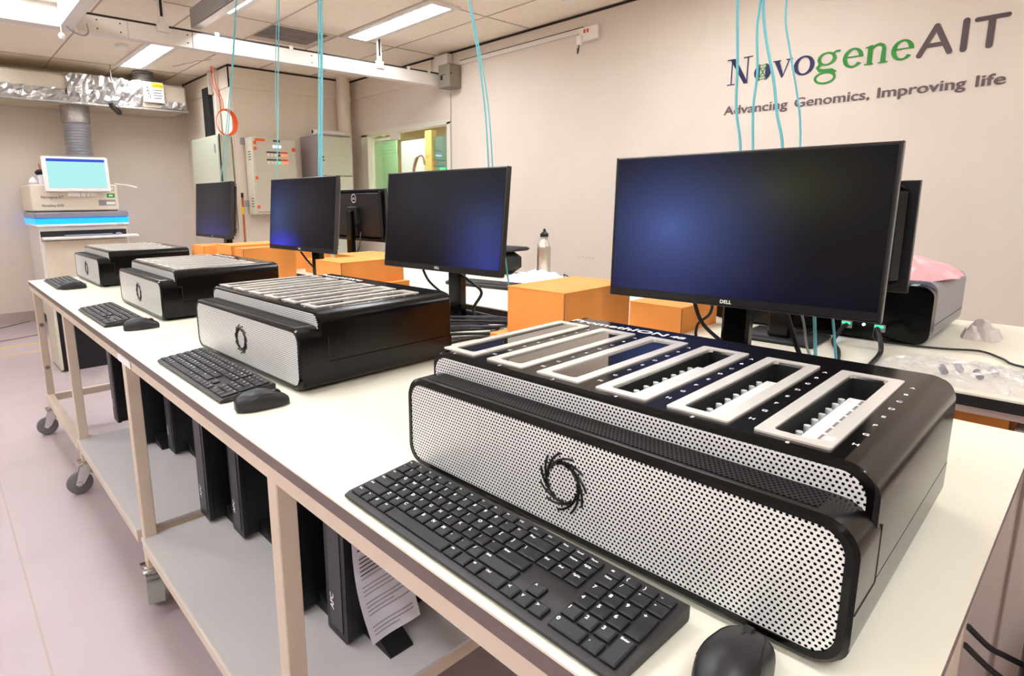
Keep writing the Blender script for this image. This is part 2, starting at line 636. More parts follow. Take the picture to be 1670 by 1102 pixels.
m1 = MB().tube([(-.2, 7.45, FZ+.004), (.3, 7.62, FZ+.004), (.72, 7.95, FZ+.004)], .003, 'cable_black')
tag(obj('floor_cable', m1), 'thin black cable running along the floor to the back wall', 'cable')

# window opening to the next room
w1 = struct('window_1', MB().box((XW+.045, WY0+.03, WZ0+.03), (XW+.051, WY1-.03, WZ1-.03), 'window_glass'), smooth=0)
mb = MB()
fo = [(WY0, WZ0), (WY1, WZ0), (WY1, WZ1), (WY0, WZ1)]
mb.box((XW-.008, WY0-.03, WZ1-.02), (XW+.09, WY1+.03, WZ1+.03), 'window_frame')
mb.box((XW-.008, WY0-.03, WZ0-.03), (XW+.09, WY1+.03, WZ0+.02), 'window_frame')
mb.box((XW-.008, WY0-.03, WZ0), (XW+.09, WY0+.025, WZ1), 'window_frame')
mb.box((XW-.008, WY1-.10, WZ0), (XW+.09, WY1+.03, WZ1), 'window_frame')
mb.box((XW-.004, 5.72, WZ1-.10), (XW+.03, 5.56, WZ1-.02), 'window_frame')
obj('window_frame', mb, w1, smooth=0)
# next room
struct('wall_next_far', MB().box((7.4, 3.6, FZ), (7.5, 9.3, CZ), 'room_yellow'))
struct('wall_next_side', MB().box((XW+.1, 9.2, FZ), (7.5, 9.3, CZ), 'room_yellow').box((XW+.1, 3.5, FZ), (7.5, 3.6, CZ), 'room_yellow'))
mb = MB().box((XW+.1, 3.6, CZ-.02), (7.4, 9.2, CZ+.02), 'room_yellow')
for y in (4.3, 5.2, 6.1, 7.0):
    mb.box((XW+.1, y, CZ-.03), (7.4, y+.02, CZ-.02), 'seam_dark')
struct('trim_6', mb, 'cream ceiling of the room beyond the window', smooth=0)
for x, y, lb in ((4.9, 4.6, 'near bright ceiling light in the room beyond the window'), (5.2, 7.1, 'far bright ceiling light in the room beyond the window')):
    t = thing('ceiling_light', lb, 'ceiling light', (x, y, CZ-.07), 0, 'ceiling lights beyond the window')
    obj('frame', MB().box((-.66, -.26, .02), (.66, .26, .05), 'rail_white'), t)
    obj('diffuser', MB().box((-.62, -.23, 0), (.62, .23, .02), 'diffuser'), t)
mb = MB()
for k in range(32):
    z = .64+.05*k
    mb.box((5.56, 7.60, z), (5.575, 8.45, z+.047), 'room_green')
t = thing('roller_blind', 'pale green slatted blind beyond the left of the window', 'blind')
obj('slats', mb, t, smooth=0)
obj('head_rail', MB().box((5.54, 7.58, 2.24), (5.60, 8.47, 2.28), 'rail_white'), t)
t = thing('storage_cupboard', 'tall white cupboard in the room beyond the window', 'cupboard', (5.6, 6.92, FZ))
obj('body', MB().box((0, 0, 0), (.45, .60, 2.17), 'machine_white'), t)
obj('door', MB().box((-.02, .01, .05), (0, .295, 2.15), 'machine_white'), t)
obj('door', MB().box((-.02, .305, .05), (0, .59, 2.15), 'machine_white'), t)
tag(obj('door_post', MB().box((5.56, 6.76, FZ), (5.66, 6.90, 2.30), 'yellow_post')), 'pale yellow post beside the white cupboard beyond the window', 'post')
t = thing('notice_board', 'dull green board with a bright green notice beyond the window', 'notice board')
obj('board', MB().box((5.6, 6.44, FZ), (5.63, 6.74, 2.2), 'board_green'), t)
obj('notice', MB().box((5.595, 6.50, 1.72), (5.6, 6.62, 1.77), 'led_green'), t)
t = thing('robot_arm', 'small orange and white robot arm standing beyond the window', 'robot arm', (4.9, 6.28, 1.16))
mb = MB().cyl((0, 0, -.97), (0, 0, .3), .09, 'machine_white').cyl((0, 0, .3), (0, 0, .42), .06, 'machine_white')
obj('base', mb, t)
obj('upper_arm', MB().tube([(0, 0, .40), (0, .05, .52), (0, .02, .62), (0, -.03, .70)], .020, 'brown_thing'), t)
obj('forearm', MB().tube([(0, -.03, .70), (0, -.12, .72), (0, -.17, .66), (0, -.18, .60)], .012, 'brown_thing'), t)
t = thing('hanging_sign', 'green and white sign hanging high beyond the window', 'sign', (4.6, 6.62, 2.13))
obj('plate', MB().box((0, -.10, 0), (.01, .10, .09), 'green_sign'), t)
obj('symbol', MB().box((-.002, -.10, .0), (0, -.02, .08), 'sign_white'), t)
t = thing('notice_sheet', 'white sheet with a red heading fixed to the window glass', 'notice')
obj('sheet', MB().box((XW+.040, 5.52, 1.28), (XW+.042, 5.68, 1.52), 'sign_white'), t)
obj('heading', MB().box((XW+.038, 5.53, 1.46), (XW+.040, 5.67, 1.51), 'sign_red'), t)

# ================================================================== CEILING LIGHTS
LIGHT_TXT = ['recessed ceiling light nearest the lettered wall, fully in view', 'recessed ceiling light glowing above the silver duct',
             'recessed ceiling light beside the grey cable tray', 'recessed ceiling light over the right rear bench',
             'recessed ceiling light over the near bench', 'recessed ceiling light above the corner of the white trunking',
             'recessed ceiling light over the aisle beside the near bench', 'recessed ceiling light behind the camera by the lettered wall',
             'recessed ceiling light behind the camera over the aisle', 'recessed ceiling light on the far left of the room',
             'recessed ceiling light on the left of the room near the camera', 'recessed ceiling light in the left near corner',
             'added unseen ceiling fill light left of the one above the duct',
             'added unseen ceiling fill light by the left wall far from the camera', 'added unseen ceiling fill light by the left wall level with the benches',
             'added unseen ceiling fill light by the left wall behind the camera']
LPOS = [(3.10, 4.20), (1.84, 6.66), (1.86, 4.20), (3.10, 1.70), (1.86, 1.70), (.45, 4.20), (.45, 1.70), (3.10, -.85), (.45, -.85),
        (-.95, 4.2), (-.95, 1.7), (-.95, -.85), (.30, 6.66), (-2.3, 4.2), (-2.3, 1.7), (-2.3, -.85)]  # left-wall row and the one left of the duct light: added unseen fill


def ceiling_light(i, x, y):
    t = thing('ceiling_light', LIGHT_TXT[i], 'ceiling light', (x, y, CZ), 0, 'recessed ceiling lights')
    mb = MB()
    o_ = [(-.145, -.63), (.145, -.63), (.145, .63), (-.145, .63)]
    i_ = [(-.095, -.58), (.095, -.58), (.095, .58), (-.095, .58)]
    for a, b in ((0, -.018), ):
        ringfill(mb, o_, i_, 'z', -.018, 'rail_white')
    mb.prism(o_, 'z', -.018, -.001, 'rail_white', cap=False)
    mb.prism(i_, 'z', -.018, -.004, 'silver_frame', cap=False)
    obj('frame', mb, t, smooth=0)
    obj('diffuser', MB().box((-.094, -.579, -.012), (.094, .579, -.004), 'diffuser'), t, smooth=0)
    mb = MB()
    for k in range(1, 24):
        mb.box((-.094, -.58+k*.0483-.002, -.017), (.094, -.58+k*.0483+.002, -.012), 'rail_white')
    mb.box((-.003, -.579, -.017), (.003, .579, -.012), 'rail_white')
    obj('louvre', mb, t, smooth=0)


for i, (x, y) in enumerate(LPOS):
    ceiling_light(i, x, y)

# ================================================================== TRUNKING, TRAY, DUCT
t = thing('cable_trunking', 'long white metal cable trunking hanging across the room below the ceiling', 'cable trunking')
mb = MB().box((.93, 4.72, 2.425), (4.09, 4.80, 2.535), 'rail_white')
obj('body', mb, t, smooth=0)
obj('lid_gap', MB().box((.93, 4.717, 2.536), (4.09, 4.80, 2.548), 'seam_dark'), t, smooth=0)
obj('end_cap', MB().cbox((.90, 4.712, 2.415), (.95, 4.808, 2.545), .008, 'rail_white'), t)
for x in (1.42, 3.27):
    mb = MB().box((x-.03, 4.70, 2.50), (x+.05, 4.712, 2.56), 'rail_white').box((x-.012, 4.70, 2.56), (x+.03, 4.715, CZ), 'rail_white')
    mb.box((x-.002, 4.698, 2.60), (x+.016, 4.70, CZ), 'seam_dark')
    obj('hanger', mb, t, smooth=0)
for x in (1.80, 2.4, 3.6, 3.85):
    obj('clip', MB().box((x, 4.712, 2.53), (x+.03, 4.72, 2.56), 'rail_white'), t, smooth=0)
for x in (1.02, 1.16, 1.60, 2.6, 3.0):
    for z in (2.455, 2.51):
        obj('rivet', MB().cyl((x, 4.722, z), (x, 4.717, z), .005, 'seam_dark', 8), t)
for x, mn in ((1.203, 'seam_soft'), (1.633, 'seam_dark')):
    obj('lid_joint', MB().box((x, 4.718, 2.427), (x+.003, 4.72, 2.533), mn), t, smooth=0)
obj('wall_bracket', MB().box((4.02, 4.62, 2.44), (4.09, 4.82, 2.72), 'rail_white'), t, smooth=0)
t = thing('cable_trunking', 'bright white L-shaped trunking in the top left corner of the room', 'cable trunking')
mb = MB().box((-1.2, 4.70, 2.425), (.80, 4.80, 2.56), 'rail_white')
obj('cross_run', mb, t, smooth=0)
obj('long_run', MB().box((.80, 1.2, 2.425), (.875, 4.80, 2.56), 'rail_white'), t, smooth=0)
obj('bracket', MB().box((.56, 4.66, 2.56), (.90, 4.86, 2.60), 'rail_white').box((.70, 4.74, 2.60), (.76, 4.78, CZ), 'rail_white'), t, smooth=0)
t = thing('pull_cord', 'white pull cord with a round knob hanging from the trunking corner', 'pull cord', (.80, 4.66, 2.36))
obj('cord', MB().cyl((0, 0, .012), (0, 0, .20), .004, 'cable_white', 8), t)
obj('knob', MB().lathe([(.002, -.022), (.016, -.016), (.022, 0), (.016, .016), (.002, .022)], (0, 0, 0), 'machine_white', 14), t)
tag(obj('loose_cable', MB().tube([(.82, 4.66, 2.44), (.86, 4.66, 2.40), (.92, 4.67, 2.385), (.955, 4.68, 2.41), (.955, 4.70, 2.47)], .004, 'tray_grey')),
    'short loose grey cable looping between the two trunking runs', 'cable')
t = thing('cable_tray', 'grey sheet metal cable tray hanging under the ceiling', 'cable tray')
obj('side', MB().box((1.665, 1.6, 2.585), (1.672, 4.82, CZ-.03), 'tray_grey'), t, smooth=0)
obj('bottom', MB().box((1.665, 1.6, 2.583), (1.73, 4.82, 2.590), 'rail_white'), t, smooth=0)
obj('side', MB().box((1.723, 1.6, 2.585), (1.73, 4.82, 2.66), 'tray_grey'), t, smooth=0)
for y in (2.2, 3.3, 4.5):
    obj('hanger', MB().box((1.69, y, 2.59), (1.70, y+.02, CZ), 'tray_grey'), t, smooth=0)
# smoke detector & round speaker
t = thing('smoke_detector', 'round white smoke detector on the ceiling near the duct', 'smoke detector', (1.56, 6.38, CZ-.03))
obj('body', MB().lathe([(.03, 0), (.05, .008), (.055, .026)], (0, 0, 0), 'machine_white'), t)
t = thing('smoke_detector', 'white smoke detector on the ceiling beside the lettered wall', 'smoke detector', (3.74, 2.93, CZ-.03))
obj('body', MB().lathe([(.03, 0), (.05, .008), (.055, .026)], (0, 0, 0), 'machine_white'), t)
mb = MB()
cr = [(2.20, 7.0), (2.24, 6.90), (2.26, 6.78), (2.30, 6.70), (2.31, 6.60), (2.36, 6.52), (2.38, 6.42)]
mb.tube([(x+random.uniform(-.012, .012), y, CZ-.001) for x, y in cr], .004, 'seam_soft')
tag(obj('ceiling_crack', mb), 'ragged crack in the ceiling tile beside the duct light', 'crack')

# duct
DY0, DY1, DZ0, DZ1 = 7.35, 7.97, 2.335, 2.615


def crumple(mb, x0, x1, z0, z1, y, mname, nx, nz, amp, seed):
    rnd = random.Random(seed)
    vs, fs = [], []
    for i in range(nx+1):
        for k in range(nz+1):
            e = 0 if k in (0, nz) else 1
            vs.append((x0+(x1-x0)*i/nx+rnd.uniform(-.3, .3)*(x1-x0)/nx*e, y-rnd.uniform(0, amp)*(1 if e else .5),
                       z0+(z1-z0)*k/nz+rnd.uniform(-.3, .3)*(z1-z0)/nz*(1 if k == nz else e)))
    for i in range(nx):
        for k in range(nz):
            a = i*(nz+1)+k
            fs.append((a, a+nz+1, a+nz+2, a+1))
    mb.add(vs, fs, mname)


t = thing('air_duct', 'foil wrapped air duct running along the back wall under the ceiling', 'air duct')
mb = MB().cbox((-2.8, DY0, DZ0), (2.42, DY1, DZ1), .02, 'duct_wrap')
obj('wrap', mb, t)
mb = MB()
crumple(mb, -2.8, 1.25, DZ0+.01, DZ0+.13, DY0-.004, 'foil', 90, 4, .03, 2)
crumple(mb, 1.25, 1.95, DZ0+.01, DZ1+.005, DY0-.004, 'foil', 22, 6, .04, 3)
crumple(mb, 2.12, 2.40, DZ0+.02, DZ0+.10, DY0-.004, 'foil', 9, 3, .02, 4)
obj('foil_tape', mb, t, smooth=0)
obj('bottom_foil', MB().cbox((-2.8, DY0-.012, DZ0-.012), (2.425, DY0+.05, DZ0+.012), .004, 'foil'), t)
t = thing('duct_hanger', 'threaded rod and black bar holding up the foil duct', 'hanger')
obj('rod', MB().cyl((1.66, 7.33, DZ0-.02), (1.66, 7.33, CZ), .006, 'tray_grey', 8), t)
obj('bar', MB().box((1.64, 7.02, DZ0-.055), (1.68, 7.62, DZ0-.015), 'black_matte', Matrix.Translation((1.66, 7.3, 0)) @ Matrix.Rotation(-.35, 4, 'Z') @ Matrix.Translation((-1.66, -7.3, 0))), t, smooth=0)
t = thing('round_duct', 'foil covered round duct rising from the flat duct to the ceiling', 'air duct', (2.02, 7.5, DZ1))
pr_ = []
for k in range(13):
    pr_.append((.115 if k % 2 else .095, .0125*k))
obj('collar', MB().lathe(pr_ + [(.1, CZ-DZ1-.002)], (0, 0, 0), 'foil', 20), t)
t = thing('flexible_duct', 'ribbed grey flexible duct between the foil duct and the sequencing machine', 'flexible duct', (1.34, 7.62, 1.46))
pr_ = []
n_ = 25
for k in range(n_*2):
    pr_.append((.131 if k % 2 else .118, .72*k/(n_*2-1)))
obj('hose', MB().lathe(pr_, (0, 0, .046), 'flex_duct', 28), t, smooth=20)
obj('foil_collar', MB().lathe([(.132, .70), (.137, .74), (.133, .78), (.14, .82), (.136, DZ0-1.46)], (0, 0, 0), 'foil', 28), t)
# caution sign
t = thing('caution_sign', 'white and yellow CAUTION sign on the foil duct', 'sign', (0, 0, 0))
y_ = DY0-.05
obj('plate', MB().box((1.955, y_, 2.405), (2.165, y_+.008, 2.615), 'sign_white'), t, smooth=0)
mb = MB().box((2.045, y_-.002, 2.558), (2.16, y_, 2.608), 'yellow_sign')
mb.text('CAUTION', (2.102, y_-.003, 2.570), (1, 0, 0), (0, 0, 1), .026, 'print_dark', center=True, bold=.01)
obj('heading', mb, t, smooth=0)
mb = MB()
for k in range(4):
    mb.box((2.055, y_-.002, 2.53-.028*k), (2.15-.01*(k % 2), y_, 2.538-.028*k), 'print_dark')
ux, uz = Vector((1, 0, 0)), Vector((0, 0, 1))
for P_ in ([(.0, .10), (.012, .06), (.004, .03), (.014, 0)], [(.012, .06), (.03, .035), (.026, 0)], [(.004, .09), (.028, .075)], [(.004, .09), (-.014, .07)]):
    mb.tube([(1.995+a, y_-.002, 2.44+b) for a, b in P_], .004, 'print_dark', 5, 0)
mb.cyl((1.999, y_-.004, 2.555), (1.999, y_, 2.555), .009, 'print_dark', 10)
obj('pictogram', mb, t)

# ================================================================== RIGHT WALL FITTINGS
t = thing('isolator_box', 'grey metal switch box high on the right wall at the trunking end', 'switch box')
obj('box', MB().cbox((XW-.16, 4.50, 2.385), (XW-.005, 4.665, 2.60), .006, 'box_grey'), t)
obj('switch', MB().box((XW-.167, 4.60, 2.46), (XW-.16, 4.625, 2.50), 'black_matte').box((XW-.164, 4.555, 2.50), (XW-.16, 4.60, 2.505), 'black_matte'), t)
obj('screw', MB().cyl((XW-.14, 4.499, 2.51), (XW-.14, 4.494, 2.51), .008, 'black_matte', 8), t)
t = thing('wall_conduit', 'thin white conduit running along the right wall to the socket', 'conduit')
obj('channel', MB().box((XW-.02, 3.05, 2.60), (XW, 4.5, 2.635), 'rail_white'), t, smooth=0)
obj('gap', MB().box((XW-.021, 3.05, 2.636), (XW, 4.5, 2.641), 'seam_dark'), t, smooth=0)
t = thing('wall_socket', 'white double wall socket high on the lettered wall', 'socket')
obj('plate', MB().cbox((XW-.04, 2.895, 2.525), (XW, 3.075, 2.63), .006, 'machine_white'), t)
mb = MB()
for y in (2.99, 3.02):
    mb.box((XW-.044, y-.008, 2.585), (XW-.04, y+.008, 2.612), 'sign_red')
obj('switch', mb, t, smooth=0)
t = thing('wall_plug', 'white plug with a short black lead hanging from the wall socket', 'plug')
obj('body', MB().cbox((XW-.075, 3.03, 2.50), (XW-.042, 3.075, 2.57), .006, 'machine_white'), t)
obj('lead', MB().tube([(XW-.06, 3.055, 2.50), (XW-.06, 3.06, 2.46), (XW-.055, 3.07, 2.44), (XW-.05, 3.075, 2.48)], .005, 'cable_black'), t)

# lettering on the right wall ------------------------------------------------
XT = XW-.003
OW, UXW, UYW = (XT, 0, 0), (0, -1, 0), (0, 0, 1)     # text right = -y, up = +z
t = thing('wall_lettering', 'large NovogeneAIT wordmark in navy, green and brown on the wall', 'wall sign')


def G(poly):          # polygons given in (y, z): convert to text axes
    return [(-p[0], p[1]) for p in poly]


def ell(cy, cz, ry, rz, n=36, a0=0, a1=2*PI, rot=0):
    out = []
    for i in range(n+1):
        a = a0+(a1-a0)*i/n
        x, z = ry*math.cos(a), rz*math.sin(a)
        out.append((cy+x*math.cos(rot)-z*math.sin(rot), cz+x*math.sin(rot)+z*math.cos(rot)))
    return out


class Let:
    """draws letters with thick / thin strokes; x to the right of the text, in metres"""
    def __init__(self, mname):
        self.mb, self.m, self.k = MB(), mname, 0

    @property
    def ow(self):
        self.k += 1
        return (XT-.0003*self.k, 0, 0)

    def quad(self, *p):
        self.mb.flat(p, self.ow, UXW, UYW, self.m)

    def ring(self, cx, cy, rx, ry, tx, ty, a0=0, a1=2*PI, tilt=0):
        o = ell(cx, cy, rx, ry, 40, a0, a1)
        i = ell(cx, cy, rx-tx, ry-ty, 40, a0, a1, 0)
        if tilt:
            i = [(cx+(p[0]-cx)*math.cos(tilt)-(p[1]-cy)*math.sin(tilt), cy+(p[0]-cx)*math.sin(tilt)+(p[1]-cy)*math.cos(tilt)) for p in i]
        self.mb.strip(o, i, self.ow, UXW, UYW, self.m)

    def line(self, pts, w0, w1=None):
        w1 = w1 or w0
        n = len(pts)
        A, B = [], []
        for k, p in enumerate(pts):
            a, b = pts[max(k-1, 0)], pts[min(k+1, n-1)]
            d = Vector((b[0]-a[0], b[1]-a[1])).normalized()
            wd = (w0+(w1-w0)*k/(n-1))/2
            A.append((p[0]-d.y*wd, p[1]+d.x*wd))
            B.append((p[0]+d.y*wd, p[1]-d.x*wd))
        self.mb.strip(A, B, self.ow, UXW, UYW, self.m)

    def serif(self, x0, x1, z, h=.007):
        self.quad((x0, z), (x1, z), (x1, z+h), (x0, z+h))

    def capsule(self, p, q, wd):
        p, q = Vector(p), Vector(q)
        d = (q-p).normalized()
        a = math.atan2(d.y, d.x)
        pts = [(q.x+wd/2*math.cos(a-PI/2+PI*k/8), q.y+wd/2*math.sin(a-PI/2+PI*k/8)) for k in range(9)]
        pts += [(p.x+wd/2*math.cos(a+PI/2+PI*k/8), p.y+wd/2*math.sin(a+PI/2+PI*k/8)) for k in range(9)]
        self.mb.flat(pts, self.ow, UXW, UYW, self.m)


B0 = 2.032
L = Let('text_navy')          # N v o
x = -1.885
L.quad((x+.026, B0+.004), (x+.034, B0+.004), (x+.034, B0+.16), (x+.026, B0+.16))
L.quad((x+.126, B0+.004), (x+.134, B0+.004), (x+.134, B0+.16), (x+.126, B0+.16))
L.quad((x+.016, B0+.16), (x+.054, B0+.16), (x+.138, B0+.0), (x+.112, B0+.0))
L.serif(x+.004, x+.054, B0)
L.serif(x-.002, x+.048, B0+.156)
L.serif(x+.102, x+.160, B0+.156)
obj('letter_n_capital', L.mb, t, smooth=0)
L = Let('text_navy')          # o with the helix
cx, cz = -1.660, B0+.053
for a0, a1, off in ((PI*.60, PI*1.40, 0), (-PI*.40, PI*.40, 0)):
    pts = ell(cx, cz, .052, .053, 20, a0, a1)
    mid = pts[len(pts)//2]
    L.mb.flat([(p[0], p[1]) for p in pts], L.ow, UXW, UYW, 'text_navy')
for s in (-1, 1):
    L.m = 'text_green'
    L.line([(cx+s*.022*math.cos(PI*k/10), cz-.05+.01*k) for k in range(11)], .0045)
for k in range(6):
    z = cz-.045+.017*k
    hw = abs(.024*math.cos(PI*(k*.017+.005)/.1))
    L.quad((cx-hw, z-.002), (cx+hw, z+.002), (cx+hw, z+.006), (cx-hw, z+.002))
obj('letter_o_helix', L.mb, t, smooth=0)
L = Let('text_navy')
x = -1.600
L.quad((x+.006, B0+.105), (x+.036, B0+.105), (x+.066, B0+.012), (x+.056, B0-.002))
L.quad((x+.056, B0-.002), (x+.064, B0+.008), (x+.098, B0+.105), (x+.090, B0+.105))
L.serif(x, x+.046, B0+.100)
L.serif(x+.076, x+.114, B0+.100)
L.ring(-1.421, B0+.053, .057, .056, .024, .010, tilt=.0)
obj('letters_vo', L.mb, t, smooth=0)
L = Let('text_green')         # g e n e
cx = -1.300
L.ring(cx, B0+.070, .050, .038, .020, .010)
L.line([(cx+.030, B0+.094), (cx+.048, B0+.104), (cx+.068, B0+.103)], .013)
L.line([(cx-.030, B0+.044), (cx-.046, B0+.026), (cx-.034, B0+.010), (cx-.006, B0+.004), (cx+.030, B0+.002), (cx+.050, B0-.014)], .018, .022)
L.ring(cx-.002, B0-.036, .058, .036, .014, .011)
obj('letter_g', L.mb, t, smooth=0)
for i, cx in enumerate((-1.166, -.934)):
    L = Let('text_green')
    L.ring(cx, B0+.052, .051, .054, .023, .011, a0=.02, a1=2*PI-.62)
    L.quad((cx-.034, B0+.054), (cx+.049, B0+.054), (cx+.049, B0+.061), (cx-.034, B0+.061))
    obj('letter_e', L.mb, t, smooth=0)
    if i == 0:
        L = Let('text_green')
        x = -1.108
        L.quad((x+.012, B0), (x+.036, B0), (x+.036, B0+.105), (x+.012, B0+.095))
        L.quad((x+.075, B0), (x+.099, B0), (x+.098, B0+.075), (x+.078, B0+.075))
        L.line([(x+.030, B0+.080), (x+.045, B0+.097), (x+.066, B0+.103), (x+.082, B0+.094), (x+.089, B0+.072)], .011, .019)
        L.serif(x, x+.044, B0)
        L.serif(x+.066, x+.112, B0)
        L.quad((x, B0+.096), (x+.03, B0+.105), (x+.03, B0+.099), (x, B0+.089))
        obj('letter_n', L.mb, t, smooth=0)
L = Let('text_brown')
L.capsule((-.858, B0+.008), (-.795, B0+.145), .026)
L.capsule((-.795, B0+.145), (-.732, B0+.008), .026)
L.capsule((-.832, B0+.052), (-.758, B0+.052), .022)
obj('letter_a_capital', L.mb, t, smooth=0)
L = Let('text_brown')
L.capsule((-.676, B0+.008), (-.676, B0+.145), .028)
obj('letter_i_capital', L.mb, t, smooth=0)
L = Let('text_brown')
L.capsule((-.634, B0+.140), (-.518, B0+.140), .022)
L.capsule((-.576, B0+.008), (-.576, B0+.138), .028)
obj('letter_t_capital', L.mb, t, smooth=0)
t = thing('wall_tagline', 'grey tagline reading Advancing Genomics, Improving life on the wall', 'wall sign')
for wd, y0_, y1_ in (('Advancing', 1.892, 1.493), ('Genomics,', 1.457, 1.062), ('Improving', 1.028, .642), ('life', .607, .491)):
    mb = MB()
    for k in range(3):
        mb.text(wd, (XT-.0003*k, y0_-.0018*k, 1.846+.0006*k), UXW, UYW, .078, 'text_tag', bold=.006, width=y0_-y1_-.004)
    obj('word', mb, t, smooth=0)
mb = MB()
for k in range(5):
    y = 3.05-.035*k
    mb.box((XW-.001, y, .82+.004*(k % 2)), (XW, y-.02, .825+.004*(k % 2)), 'seam_soft')
tag(obj('wall_scuff', mb, smooth=0), 'small dark scuff marks low on the wall above the rear bench', 'scuff mark')

# ================================================================== MIDDLE WALL FITTINGS
t = thing('drain_pipe', 'thick cream vertical pipe in the wall corner left of the window', 'pipe', (3.93, 6.42, FZ))
obj('pipe', MB().cyl((0, 0, 0), (0, 0, CZ-FZ), .078, 'panel_paint', 24), t)
obj('collar', MB().cyl((0, 0, 2.44), (0, 0, 2.50), .088, 'panel_paint', 24), t)
obj('collar', MB().cyl((0, 0, 1.30), (0, 0, 1.36), .088, 'panel_paint', 24), t)
# slim cabinet on jog wall
t = thing('wall_cabinet', 'slim pale green metal cabinet in the corner under the orange cable coil', 'cabinet')
obj('body', MB().cbox((2.455, 6.55, 1.02), (XJ-.012, 7.42, 2.03), .006, 'cab_green'), t)
obj('door', MB().cbox((2.443, 6.57, 1.04), (2.455, 7.40, 2.01), .004, 'cab_green'), t)
obj('edge_seal', MB().box((2.450, 6.545, 1.02), (2.462, 6.552, 2.03), 'black_matte'), t)
obj('handle', MB().box((2.434, 6.64, 1.84), (2.443, 6.66, 1.93), 'tray_grey'), t)
tag(obj('flat_duct', MB().box((2.545, 7.02, 2.035), (2.585, 7.20, 2.58), 'black_matte')), 'flat black vertical cable cover above the slim green cabinet', 'cable cover')
tag(obj('cable_bracket', MB().box((2.55, 6.98, 2.50), (2.585, 7.01, 2.74), 'rail_white').box((2.55, 6.80, 2.03), (2.585, 6.84, 2.74), 'rail_white')),
    'white conduit above the slim green cabinet', 'conduit')
# orange coil
t = thing('cable_coil', 'coil of orange cable hanging on the wall above the slim cabinet', 'cable coil', (2.500, 6.46, 2.14))
mb = MB()
for k in range(6):
    rx, rz = .092+.004*k, .125+.005*(k % 3)
    mb.tube([(rx*math.cos(a*PI/9)+.003*k, -.003*k, rz*math.sin(a*PI/9)) for a in range(19)], .0045, 'orange', 6, 2)
obj('loops', mb, t)
mb = MB()
for k in range(2):
    mb.tube([(-.10+.02*k, .01, .55), (-.09+.03*k, 0, .35), (-.03+.02*k, 0, .22), (-.02+.01*k, 0, .12)], .0045, 'orange', 6)
obj('lead', mb, t)
# control panel
PX0, PX1, PY, PZ0, PZ1 = 2.715, 3.225, 6.32, 1.175, 2.0
t = thing('control_panel', 'grey electrical control panel with lit buttons on the wall', 'control panel')
obj('body', MB().cbox((PX0, PY, PZ0), (PX1, YM-.012, PZ1), .006, 'cab_grey'), t)
dr = obj('door', MB().cbox((PX0+.012, PY-.014, PZ0+.03), (PX1-.012, PY, PZ1-.02), .004, 'cab_grey'), t)
mb = MB()
for z in (1.92, 1.86, 1.55, 1.24):
    mb.box((PX0+.008, PY-.017, z), (PX0+.04, PY-.014, z+.035), 'orange')
mb.box((PX0+.03, PY-.017, 1.955), (PX0+.14, PY-.014, 1.98), 'orange').box((PX1-.06, PY-.017, 1.86), (PX1-.02, PY-.014, 1.90), 'orange')
obj('warning_label', mb, t, smooth=0)
mb = MB()
for k in range(3):
    mb.cyl((2.955+.035*k, PY-.02, 1.905), (2.955+.035*k, PY-.014, 1.905), .013, 'led_blue', 12)
obj('pilot_lamp', mb, t)
for r_, z in enumerate((1.835, 1.755)):
    for k in range(6):
        mname = ['print_white', 'print_white', 'print_white', 'led_green' if r_ else 'print_dark', 'led_red', 'led_red'][k]
        obj('push_button', MB().cyl((2.885+.042*k, PY-.022, z-.022), (2.885+.042*k, PY-.014, z-.022), .012, mname, 12), t)
    obj('label_strip', MB().box((2.865, PY-.017, z), (3.03, PY-.014, z+.016), 'print_dark').box((3.035, PY-.017, z), (3.11, PY-.014, z+.016), 'sign_red'), t, smooth=0)
obj('label_strip', MB().box((2.95, PY-.017, 1.955), (3.03, PY-.014, 1.975), 'print_dark'), t, smooth=0)
mb = MB()
for z0 in (1.76, 1.26):
    for k in range(4):
        mb.box((PX0-.002, 6.37, z0+.028*k), (PX0, 6.43, z0+.028*k+.008), 'seam_dark')
obj('vent_slots', mb, t, smooth=0)
obj('latch', MB().cbox((PX1, 6.36, 1.62), (PX1+.03, 6.42, 1.72), .004, 'rail_white'), t)
for z in (1.26, 1.93):
    obj('mounting_lug', MB().box((PX0-.05, 6.50, z), (PX0, 6.516, z+.07), 'tray_grey'), t, smooth=0)
# grey floor cabinet
t = thing('equipment_cabinet', 'tall grey two-door steel cabinet beside the thick pipe', 'cabinet')
obj('body', MB().cbox((3.385, 6.10, FZ), (3.815, 6.515, 2.045), .008, 'cab_lilac'), t)
obj('door', MB().cbox((3.395, 6.085, 1.60), (3.808, 6.10, 2.03), .004, 'cab_green'), t)
obj('door', MB().cbox((3.395, 6.085, FZ+.05), (3.808, 6.10, 1.59), .004, 'cab_green'), t)
obj('lock', MB().cyl((3.43, 6.08, 1.80), (3.43, 6.085, 1.80), .012, 'black_matte', 10).cyl((3.435, 6.08, 1.765), (3.435, 6.085, 1.765), .009, 'black_matte', 10), t)
for z in (1.98, 1.83):
    obj('hinge', MB().cyl((3.818, 6.10, z-.02), (3.818, 6.10, z+.02), .008, 'rail_white', 8), t)
t = thing('wall_tube', 'short white tube lying on top of the tall grey cabinet', 'tube')
obj('tube', MB().cyl((3.38, 6.16, 2.076), (3.78, 6.20, 2.076), .028, 'machine_white', 14), t)
obj('end_ring', MB().cyl((3.355, 6.158, 2.076), (3.385, 6.16, 2.076), .030, 'machine_white', 14).cyl((3.352, 6.158, 2.076), (3.355, 6.158, 2.076), .02, 'black_matte', 14), t)
t = thing('measuring_pole', 'thin brown pole with a yellow band leaning by the control panel', 'pole')
